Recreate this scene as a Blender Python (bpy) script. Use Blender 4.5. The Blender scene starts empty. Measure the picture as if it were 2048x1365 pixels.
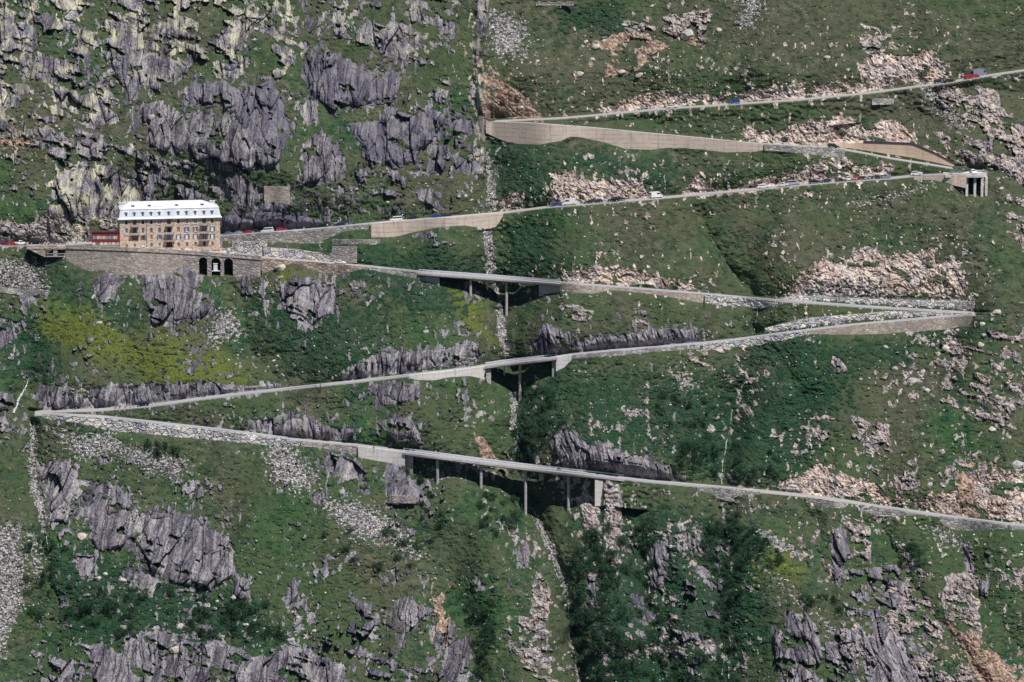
import bpy, math, random
import numpy as np
C = bpy.context.scene.collection
SC = bpy.context.scene
# ------------------------------------------------------------------ camera, world, sun, exposure
W, H = 2048.0, 1365.0
PITCH = math.radians(9.5)
DIST = 1813.0
KPX = 1.0/(4.6*DIST)                       # metres per metre of depth and per photo pixel
CAM = np.array([0.0, -DIST*math.cos(PITCH), 300.0+DIST*math.sin(PITCH)])
cam = bpy.data.cameras.new('camera'); cam.sensor_width = 36.0
cam.lens = 36.0/(2048.0*KPX); cam.clip_end = 20000; cam.clip_start = 1
co = bpy.data.objects.new('camera', cam); C.objects.link(co)
co.location = CAM; co.rotation_euler = (math.pi/2-PITCH, 0, 0); SC.camera = co
SUNV = np.array([0.68, -1.0, 2.1]); SUNV = SUNV/np.linalg.norm(SUNV)
el = math.asin(SUNV[2]); az = math.atan2(SUNV[0], SUNV[1])
wd = bpy.data.worlds.new('World'); SC.world = wd; wd.use_nodes = True
nt = wd.node_tree; bg = nt.nodes['Background']; sky = nt.nodes.new('ShaderNodeTexSky')
sky.sky_type = 'NISHITA'; sky.sun_disc = False; sky.sun_elevation = el; sky.sun_rotation = az; sky.altitude = 2200
nt.links.new(sky.outputs[0], bg.inputs[0]); bg.inputs[1].default_value = 0.05
sl = bpy.data.lights.new('sun', 'SUN'); sl.energy = 5.0; sl.angle = math.radians(0.5); sl.color = (1, .955, .89)
so = bpy.data.objects.new('sun', sl); C.objects.link(so)
from mathutils import Vector, Matrix
so.rotation_euler = Vector(SUNV).to_track_quat('Z', 'Y').to_euler()
SC.view_settings.view_transform = 'Standard'; SC.view_settings.look = 'None'
SC.view_settings.gamma = 1.0; SC.view_settings.exposure = 0.08
HAZE = .000004
SC.cycles.volume_bounces = 0; SC.cycles.max_bounces = 3; SC.cycles.diffuse_bounces = 2

# ------------------------------------------------------------------ photo pixel + distance <-> world point
sp, cp = math.sin(PITCH), math.cos(PITCH)
def at(px, py, Y):
    a = (px-1024.0)*KPX; b = (682.5-py)*KPX
    rx = a; ry = cp+b*sp; rz = -sp+b*cp
    t = (Y-CAM[1])/ry
    return np.stack([CAM[0]+rx*t, CAM[1]+ry*t, CAM[2]+rz*t], -1)
def proj(P):
    P = np.asarray(P, float); d = P-CAM
    z = d[..., 1]*cp-d[..., 2]*sp; u = d[..., 1]*sp+d[..., 2]*cp
    return 1024.0+d[..., 0]/z/KPX, 682.5-u/z/KPX

# ------------------------------------------------------------------ noise (numpy)
_r = np.random.RandomState(7)
PT = _r.permutation(4096).astype(np.int64); GA = _r.rand(4096)*2*np.pi; GX = np.cos(GA); GY = np.sin(GA); RV = _r.rand(4096, 6)
def hsh(i, j, s=0): return PT[(PT[(i+s*131) & 4095]+j) & 4095]
def perlin(x, y, s=0):
    x = np.asarray(x, float); y = np.asarray(y, float)
    i = np.floor(x).astype(np.int64); j = np.floor(y).astype(np.int64)
    fx = x-i; fy = y-j
    def g(a, b):
        h = hsh(i+a, j+b, s); return GX[h]*(fx-a)+GY[h]*(fy-b)
    u = fx*fx*fx*(fx*(fx*6-15)+10); v = fy*fy*fy*(fy*(fy*6-15)+10)
    a = g(0, 0); a = a+(g(1, 0)-a)*u
    b = g(0, 1); b = b+(g(1, 1)-b)*u
    return (a+(b-a)*v)*1.5
def fbm(x, y, o=4, s=0, g=.5):
    t = 0; a = 1
    for k in range(o):
        t = t+a*perlin(x*2**k+k*17.3, y*2**k-k*9.1, s+k); a *= g
    return t
def ridged(x, y, o=3, s=0):
    t = 0; a = 1
    for k in range(o):
        t = t+a*(1-2*np.abs(perlin(x*2**k+k*5.3, y*2**k+k*3.7, s+k))); a *= .5
    return t/1.75
def cells(x, y, s=0, jit=.9):
    """Jittered cells: (distance to centre, distance to border, per-cell random 6-vector, offset from centre)."""
    i = np.floor(x).astype(np.int64); j = np.floor(y).astype(np.int64)
    d1 = np.full(x.shape, 9.); d2 = np.full(x.shape, 9.); hb = np.zeros(x.shape, np.int64); ox = np.zeros(x.shape); oy = np.zeros(x.shape)
    for a in (-1, 0, 1):
        for b in (-1, 0, 1):
            h = hsh(i+a, j+b, s); cx = i+a+.5+(RV[h, 0]-.5)*jit; cy = j+b+.5+(RV[h, 1]-.5)*jit
            dx = x-cx; dy = y-cy; d = dx*dx+dy*dy
            m = d < d1
            d2 = np.where(m, d1, np.minimum(d2, d)); d1 = np.where(m, d, d1)
            hb = np.where(m, h, hb); ox = np.where(m, dx, ox); oy = np.where(m, dy, oy)
    return np.sqrt(d1), np.sqrt(d2)-np.sqrt(d1), hb, ox, oy
def sstep(a, b, x):
    t = np.clip((x-a)/(b-a), 0, 1); return t*t*(3-2*t)
def polysd(poly, x, y):
    """signed distance in pixels, positive inside"""
    p = np.array(poly, float); n = len(p)
    d = np.full(x.shape, 1e9); ins = np.zeros(x.shape, bool)
    for k in range(n):
        a = p[k]; b = p[(k+1) % n]; e = b-a
        wx = x-a[0]; wy = y-a[1]; t = np.clip((wx*e[0]+wy*e[1])/(e@e+1e-9), 0, 1)
        d = np.minimum(d, (wx-t*e[0])**2+(wy-t*e[1])**2)
        c = (a[1] > y) != (b[1] > y)
        ins ^= c & (x < (b[0]-a[0])*(y-a[1])/((b[1]-a[1]) or 1e-9)+a[0])
    return np.where(ins, 1, -1)*np.sqrt(d)
def linesd(pts, x, y):
    p = np.array(pts, float); d = np.full(x.shape, 1e18)
    for k in range(len(p)-1):
        a = p[k]; b = p[k+1]; e = b-a
        wx = x-a[0]; wy = y-a[1]; t = np.clip((wx*e[0]+wy*e[1])/(e@e), 0, 1)
        d = np.minimum(d, (wx-t*e[0])**2+(wy-t*e[1])**2)
    return np.sqrt(d)

# ------------------------------------------------------------------ large form of the mountain side
RIDGES = [  # polyline, half width px, metres (+ = set back, - = towards the viewer), 
    ([(1150, 255), (1150, 330), (1170, 480), (1160, 600)], 110, -7),
    ([(1190, 620), (1190, 760), (1230, 880)], 120, -7),
    ([(640, 560), (760, 640), (880, 700)], 110, -4),
    ([(860, 860), (960, 1060), (1040, 1240), (1060, 1365)], 70, -8),
    ([(1560, 1100), (1650, 1200), (1700, 1365)], 110, -9),
    ([(1900, 170), (1950, 300), (1990, 480), (2000, 700), (2010, 1000), (2040, 1300)], 90, -7),
    ([(330, 540), (340, 640)], 90, -5), ([(700, 1020), (800, 1160), (860, 1320)], 90, -4),
    ([(1250, 950), (1220, 1100), (1240, 1250)], 60, -5),
    ([(1700, 60), (1560, 130), (1330, 170)], 160, -6),
    ([(440, 80), (520, 200), (560, 330)], 120, -6), ([(300, 30), (240, 150), (320, 300)], 120, -5), ([(700, 60), (720, 180)], 90, -6),
]
VALES = [([(980, 250), (1010, 420), (1000, 640), (1045, 900), (1120, 1120), (1160, 1400)], 150, 13), ([(1330, 260), (1420, 470), (1510, 620), (1460, 840), (1445, 1000), (1440, 1200), (1455, 1400)], 110, 10), ([(60, 700), (60, 860), (90, 1050), (60, 1400)], 90, 8), ([(1640, 400), (1700, 470)], 120, 3),
 ([(470, 520), (500, 700), (560, 760)], 110, 9), ([(150, 560), (120, 680), (60, 760)], 90, 4), ([(1900, 1060), (1960, 1180), (2040, 1300)], 90, 7), ([(1560, 1020), (1620, 1140)], 60, 3), ([(700, 960), (860, 1120), (960, 1400)], 80, 4), ([(1840, 200), (1900, 300)], 60, 3), ([(1270, 1000), (1290, 1150), (1330, 1400)], 80, 9)]
def B0(px, py):
    px = np.asarray(px, float); py = np.asarray(py, float)
    b = .214*(682.5-py)
    b = b+np.where(px > 1980, (px-1980)*.05, 0)
    for pts, w, a in RIDGES:
        b = b+a*np.exp(-(linesd(pts, px, py)/w)**2)
    b = b+9*fbm((px+.35*py)/230, (py-.2*px)/420, 2, 301)+5*perlin((px+.5*py)/95, py/300, 303)
    for pts, w, a in VALES: b = b+a*np.clip(1-linesd(pts, px, py)/w, 0, 1)**1.4
    return b
# ------------------------------------------------------------------ roads: pixel centre line (+ extra set-back in m), width m
ROADS = {
 'A': dict(p=[(2500,86,0),(2048,141,0),(1980,151,0),(1935,158,0),(1900,165,0),(1830,174,0),(1740,186,0),(1680,192,1),(1600,200,2),(1480,208,4),(1345,217,6),(1250,225,7),(1190,231,8),(1120,237,8),(1040,241,7.5),(990,243,7)], w=7),
 'B': dict(p=[(985,245,-1),(1060,247,-2),(1200,258,-1.5),(1300,268,0),(1400,277,0),(1500,287,0),(1580,292,0),(1665,296,1),(1720,305,2),(1780,317,2),(1850,328,2),(1905,337,3)], w=7),
 'C': dict(p=[(1905,348,-3),(1880,350,-1),(1830,352,0),(1780,357,0),(1700,362,0),(1600,370,0),(1500,380,0),(1400,389,0),(1300,398,0),(1200,406,0),(1100,414,0),(1005,426,0),(900,435,0),(780,444,0),(690,453,2),(640,458,5),(600,461,8),(500,468,18),(440,473,23),(340,480,22),(240,484,19),(130,489,7),(60,490,3),(-400,492,2)], w=7),
 'D': dict(p=[(90,492,0),(130,493,0),(240,497,0),(360,503,0),(480,512,0),(560,519,0),(640,525,0),(740,534,0),(840,545,0),(980,555,0),(1120,566,0),(1250,576,0),(1400,588,0),(1500,597,0),(1560,602,0),(1640,607,1),(1720,613,2),(1800,618,3),(1880,623,4),(1950,627,4)], w=7),
 'E': dict(p=[(1950,630,-3),(1880,635,-3),(1800,642,-2),(1700,651,0),(1560,668,0),(1480,679,0),(1400,688,0),(1300,696,0),(1200,704,0),(1115,714,0),(1000,727,0),(940,737,0),(870,745,0),(760,758,0),(640,771,0),(500,786,0),(400,798,0),(300,812,1),(200,820,3),(80,824,4),(40,826,5)], w=7),
 'F': dict(p=[(40,829,-2),(80,829,-2),(140,831,-2),(200,834,-2),(300,845,-1),(400,856,0),(500,868,0),(600,881,0),(690,889,0),(800,902,0),(900,915,0),(1000,928,0),(1100,940,0),(1200,951,0),(1300,963,0),(1400,972,0),(1480,979,0),(1600,991,0),(1700,1004,0),(1750,1013,0),(1850,1027,0),(1950,1041,0),(2048,1053,0),(2500,1110,0)], w=7),
}
def resample(p, step):
    p = np.array(p, float); seg = np.hypot(*(p[1:, :2]-p[:-1, :2]).T); s = np.r_[0, np.cumsum(seg)]
    n = max(2, int(s[-1]/step)+1); q = np.linspace(0, s[-1], n)
    return np.stack([np.interp(q, s, p[:, k]) for k in range(p.shape[1])], 1)
for k, r in ROADS.items():
    q = resample(r['p'], 6.0)
    for it in range(6):
        q[1:-1] = (q[:-2]+2*q[1:-1]+q[2:])/4
    Yc = B0(q[:, 0], q[:, 1])+q[:, 2]+1.8
    for it in range(30): Yc[1:-1] = (Yc[:-2]+2*Yc[1:-1]+Yc[2:])/4
    P = at(q[:, 0], q[:, 1], Yc)
    r['c'] = P; hw = r['w']/2
    f = P.copy(); f[:, 1] -= hw; b = P.copy(); b[:, 1] += hw
    r['f'], r['b'] = f, b
    o = np.argsort(q[:, 0])
    def tab(E):
        x, y = proj(E); o = np.argsort(x); return x[o], y[o], E[o, 1], E[o, 2]
    r['tf'] = tab(f); r['tb'] = tab(b); r['tc'] = tab(P)
def roadat(k, x, side='c'):
    """photo row, world Y, world z of a road edge above photo column x"""
    t = ROADS[k]['t'+side]
    return np.interp(x, t[0], t[1]), np.interp(x, t[0], t[2]), np.interp(x, t[0], t[3])
BRIDGES = {'D': [(842, 1118)], 'E': [(974, 1110)], 'F': [(812, 1205)]}   # spans where the ground drops away
# ------------------------------------------------------------------ walls: mode, road, bottom (and top) lines in photo pixels
# 'below': under a road's valley edge; 'above': behind a road's hill edge; 'free': on the slope
WALLS = [
 dict(m='below', r='B', bot=[(972,262),(1000,275),(1035,286),(1080,288),(1120,279),(1142,269),(1165,273),(1210,284),(1250,297),(1300,299),(1350,293),(1400,295),(1450,303),(1500,301),(1526,297)], mat='conc', n='retaining_wall', label='long pale concrete retaining wall with stains under the upper road, left end at the rock rib', cat='retaining wall', par=.5),
 dict(m='below', r='B', bot=[(1528,297),(1570,300),(1620,305),(1690,313)], mat='dry', n='retaining_wall', label='low dry stone wall continuing right from the long upper concrete wall', cat='retaining wall'),
 dict(m='above', r='B', top=[(1640,291),(1727,286),(1825,290),(1870,309),(1912,331)], mat='tan', n='retaining_wall', label='tan concrete wall with a dark coping above the upper right bend', cat='retaining wall', cope=1),
 dict(m='below', r='C', bot=[(742,474),(790,473),(830,463),(880,453),(930,450),(960,455),(990,452),(1006,430)], mat='conc', n='retaining_wall', label='pale concrete wall under the hotel road, left of the stream culvert', cat='retaining wall', par=.3),
 dict(m='below', r='C', bot=[(442,481),(500,483),(580,484),(600,483),(650,478),(690,461),(738,456)], mat='dry', n='retaining_wall', label='low rubble wall under the road just right of the hotel', cat='retaining wall', par=.3),
 dict(m='free', top=[(565,468),(600,462),(640,461),(646,470)], bot=[(565,484),(600,486),(640,486),(646,484)], mat='stone', n='stone_wall', label='tan stone wall block on the grass terraces between the hotel roads', cat='stone wall', off=-1.5),
 dict(m='free', top=[(664,479),(760,480)], bot=[(664,487),(760,485)], mat='dry', n='stone_wall', label='long low grey stone wall on the terrace under the concrete wall', cat='stone wall', off=-.6),
 dict(m='free', top=[(464,482),(535,485)], bot=[(464,492),(535,493)], mat='rip', n='stone_wall', label='short white grey stone wall, upper one right of the hotel', cat='stone wall', off=-.8),
 dict(m='free', top=[(446,498),(470,494),(524,495)], bot=[(446,509),(470,511),(524,512)], mat='rip', n='stone_wall', label='pale blocky wall right behind the arched arcade', cat='stone wall', off=.4),
 dict(m='free', top=[(527,495),(590,499),(640,506),(664,515)], bot=[(527,513),(590,517),(640,521),(664,523)], mat='rip', n='stone_wall', label='wall of big stacked stones above the middle road, right of the arcade', cat='stone wall', off=.2),
 dict(m='free', top=[(648,493),(712,494)], bot=[(664,521),(714,522)], mat='stone', n='stone_ruin', label='small grey stone ruin with a dark opening and a sloped left side', cat='ruin', off=-1.0, hole=1),
 dict(m='below', r='D', bot=[(131,520),(180,542),(215,539),(240,549),(330,548),(366,531)], mat='fine', n='terrace_wall', label='tall tan masonry wall carrying the terrace in front of the hotel', cat='retaining wall', par=1.0, ledge=1),
 dict(m='below', r='D', bot=[(366,532),(398,550),(470,552),(523,548)], mat='stone', n='arched_terrace_wall', label='stone arcade with three tall dark arches below the hotel terrace', cat='arcade', par=1.0, arches=1, ledge=1),
 dict(m='below', r='D', bot=[(524,546),(545,537),(575,527),(597,524),(618,536),(650,550),(690,546),(736,534)], mat='pink', n='retaining_wall', label='reddish rubble stone wall right of the arcade, above the grey boulder cliff', cat='retaining wall'),
 dict(m='below', r='D', bot=[(738,537),(770,545),(800,550),(840,558)], mat='dry', n='retaining_wall', label='grey stone wall leading to the left end of the upper bridge', cat='retaining wall'),
 dict(m='below', r='D', bot=[(1120,578),(1150,585),(1185,585),(1220,579),(1260,582),(1320,588),(1360,597),(1408,606)], mat='fine', n='retaining_wall', label='tan stone wall running right from the upper bridge', cat='retaining wall'),
 dict(m='below', r='D', bot=[(1410,604),(1440,611),(1500,613),(1556,611)], mat='rip', n='boulder_wall', label='grey boulder wall in front of the stream, left of the tight right bend', cat='boulder wall'),
 dict(m='above', r='D', top=[(1552,600),(1600,592),(1700,597),(1850,601),(1952,604)], mat='rip', n='boulder_wall', label='long grey boulder wall above the road at the tight right bend', cat='boulder wall'),
 dict(m='above', r='E', top=[(1530,657),(1610,637),(1700,630),(1780,623),(1905,627)], mat='rip', n='boulder_wall', label='grey boulder wall between the two road arms of the right bend', cat='boulder wall'),
 dict(m='below', r='E', bot=[(1616,667),(1700,668),(1780,666),(1880,656),(1936,650),(1946,642)], mat='fine', n='retaining_wall', label='tan stone wall below the lower arm of the right bend', cat='retaining wall'),
 dict(m='below', r='E', bot=[(1405,693),(1440,695),(1490,691),(1560,679),(1614,668)], mat='rip', n='boulder_wall', label='narrow boulder wall below the road, left of the tan wall at the right bend', cat='boulder wall'),
 dict(m='below', r='E', bot=[(1144,714),(1200,710),(1300,703),(1400,694)], mat='dry', n='retaining_wall', label='low stone edge wall right of the middle bridge', cat='retaining wall'),
 dict(m='below', r='E', bot=[(818,754),(832,759),(870,759),(900,753),(940,749),(970,757)], mat='grey', n='retaining_wall', label='light grey concrete wall left of the middle bridge', cat='retaining wall', par=.4),
 dict(m='below', r='E', bot=[(1112,739),(1128,733),(1143,717)], mat='grey', n='retaining_wall', label='small white concrete wall at the right end of the middle bridge', cat='retaining wall', par=.4),
 dict(m='below', r='F', bot=[(84,834),(150,841),(240,863),(330,869),(440,881),(540,890),(600,890)], mat='rip', n='boulder_wall', label='grey boulder embankment wall under the lowest road on the left', cat='boulder wall'),
 dict(m='below', r='F', bot=[(602,890),(650,895),(700,906),(714,912)], mat='dry', n='retaining_wall', label='stone wall left of the white abutment wall of the lowest bridge', cat='retaining wall'),
 dict(m='below', r='F', bot=[(716,913),(760,921),(790,926),(810,930)], mat='grey', n='retaining_wall', label='white concrete wall at the left end of the lowest bridge', cat='retaining wall', par=.3),
 dict(m='below', r='F', bot=[(1395,981),(1425,986),(1432,994),(1458,998),(1480,988),(1520,985)], mat='dry', n='culvert_wall', label='stone culvert wall with one small arch on the lowest road', cat='culvert', hole=2),
 dict(m='free', top=[(1598,993),(1650,1000),(1694,1008)], bot=[(1612,1001),(1650,1012),(1675,1017),(1694,1012)], mat='dry', n='stone_wall', label='short dry stone wall on grass under the lowest road at right', cat='stone wall', off=-.5),
 dict(m='below', r='F', bot=[(1722,1021),(1760,1028),(1790,1032),(1832,1028)], mat='dry', n='retaining_wall', label='grey stone wall under the lowest road above the scree gully', cat='retaining wall'),
 dict(m='below', r='F', bot=[(1880,1038),(1900,1055),(1935,1061),(2000,1057),(2100,1064)], mat='dry', n='retaining_wall', label='dark grey stone wall under the lowest road at the right picture edge', cat='retaining wall'),
 dict(m='free', top=[(530,373),(575,374)], bot=[(528,398),(580,406)], mat='fine', n='stone_wall', label='small square stone wall on the cliff above the hotel road', cat='stone wall', off=-.6),
 dict(m='free', top=[(1745,198),(1786,198)], bot=[(1744,206),(1788,205)], mat='dry', n='stone_wall', label='tiny pale stone strip wall alone on the grass under the top road', cat='stone wall', off=-.4),
 dict(m='free', top=[(-60,569),(0,575),(50,581),(98,581)], bot=[(-60,575),(0,581),(50,587),(98,587)], mat='dry', n='stone_wall', label='thin grey trail wall below the car park at the left edge', cat='stone wall', off=-.5),
 dict(m='free', top=[(772,991),(834,991)], bot=[(776,1002),(832,1003)], mat='stone', n='stone_ruin', label='dark stone bunker front under the cliff below the lowest bridge', cat='ruin', off=-1.6),
 dict(m='below', r='C', bot=[(1828,358),(1862,358),(1900,365),(1930,372),(1933,370)], mat='conc', n='retaining_wall', label='triangular pale concrete wall beside the stilted bend platform', cat='retaining wall', xr=(1835,1904)),
]
def walllines(w):
    """photo columns, rows of top and bottom, world Y of the face"""
    bx = np.array([p[0] for p in w['bot']] if 'bot' in w else [p[0] for p in w['top']], float)
    x0, x1 = bx[0], bx[-1]
    xs = np.linspace(x0, x1, max(3, int((x1-x0)/4)+1))
    if w['m'] == 'below':
        t, Y, z = roadat(w['r'], xs, 'f'); b = np.interp(xs, bx, [p[1] for p in w['bot']]); Y = Y-.25
        b = np.maximum(b, t+2)
    elif w['m'] == 'above':
        t = np.interp(xs, [p[0] for p in w['top']], [p[1] for p in w['top']]); b, Y, z = roadat(w['r'], xs, 'b'); Y = Y+.3
        t = np.minimum(t, b-1)
    else:
        tx = [p[0] for p in w['top']]; t = np.interp(xs, tx, [p[1] for p in w['top']]); b = np.interp(xs, bx, [p[1] for p in w['bot']])
        Y = B0(xs, b)+w['off']
    return xs, t, b, Y

# ------------------------------------------------------------------ terrain grid (denser where the photo looks)
STEP = 1.5
mid = np.arange(-45, 2094, STEP); e = np.cumsum(np.linspace(3, 60, 34)); gx = np.r_[(-45-e)[::-1], mid, mid[-1]+e]
mid = np.arange(-40, 1406, STEP); e = np.cumsum(np.linspace(3, 50, 26)); gy = np.r_[(-40-e)[::-1], mid, mid[-1]+e]
GXX, GYY = np.meshgrid(gx, gy); shp = GXX.shape
X = GXX.ravel(); Yp = GYY.ravel()
R = np.zeros(X.shape)                      # small relief, metres (+ = set back)
w1 = fbm(X/70, Yp/70, 4, 11); w2 = fbm(X/70+50, Yp/70, 4, 23)
R += 1.5*fbm((X+.5*Yp)/60, (Yp-.2*X)/110, 3, 5)
GULLIES = [
 ([(1055,1020),(1105,1105),(1132,1185),(1142,1270),(1168,1400)], 16, 5),
 ([(1250,1060),(1290,1180),(1320,1400)], 22, 4), ([(1620,1040),(1660,1180),(1700,1400)], 30, 4), ([(1560,700),(1600,800),(1590,930)], 40, 3), ([(1750,420),(1700,500)], 40, 2.5), ([(860,760),(900,860)], 30, 3),
 ([(1945,345),(1950,380)], 50, 11),
 ([(978,250),(985,330),(992,420),(975,450),(976,500),(985,545),(1000,610),(1005,690),(1030,780),(1025,860),(1040,940),(1055,1010),(1110,1110),(1135,1180),(1145,1270),(1165,1365),(1190,1500)], 45, 7),
 ([(1340,285),(1330,340),(1328,395)], 22, 3), ([(1420,470),(1475,545),(1515,610),(1500,650),(1525,690)], 22, 3.5),
 ([(1468,800),(1455,880),(1445,960),(1443,1000),(1448,1060),(1440,1150),(1445,1280),(1455,1420)], 45, 6),
 ([(62,755),(35,825)], 26, 4), ([(62,845),(60,940),(85,1040),(100,1130),(110,1250)], 20, 3.2),
 ([(1755,1040),(1800,1120),(1850,1190),(1900,1280),(1990,1380)], 26, 4), ([(1190,200),(1185,235)], 16, 2),
 ([(1230,1010),(1270,1090),(1330,1200),(1350,1365)], 55, 7), ([(940,1200),(960,1365)], 30, 5), ([(450,400),(600,380)], 40, 2), ([(470,500),(470,590)], 60, 3), ([(230,600),(500,720),(640,700)], 70, 3),
]
for pts, w, a in GULLIES:
    d = linesd(pts, X+w1*14, Yp+w2*10)
    R += a*np.clip(1-d/w, 0, 1)**1.15
RIB = np.exp(-(linesd([(968,-60),(966,0),(957,90),(958,150),(966,240),(960,345)], X+w1*10, Yp)/9)**2)
R += -4.5*RIB+4*sstep(955, 1010, X)*sstep(330, 240, Yp)

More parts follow.
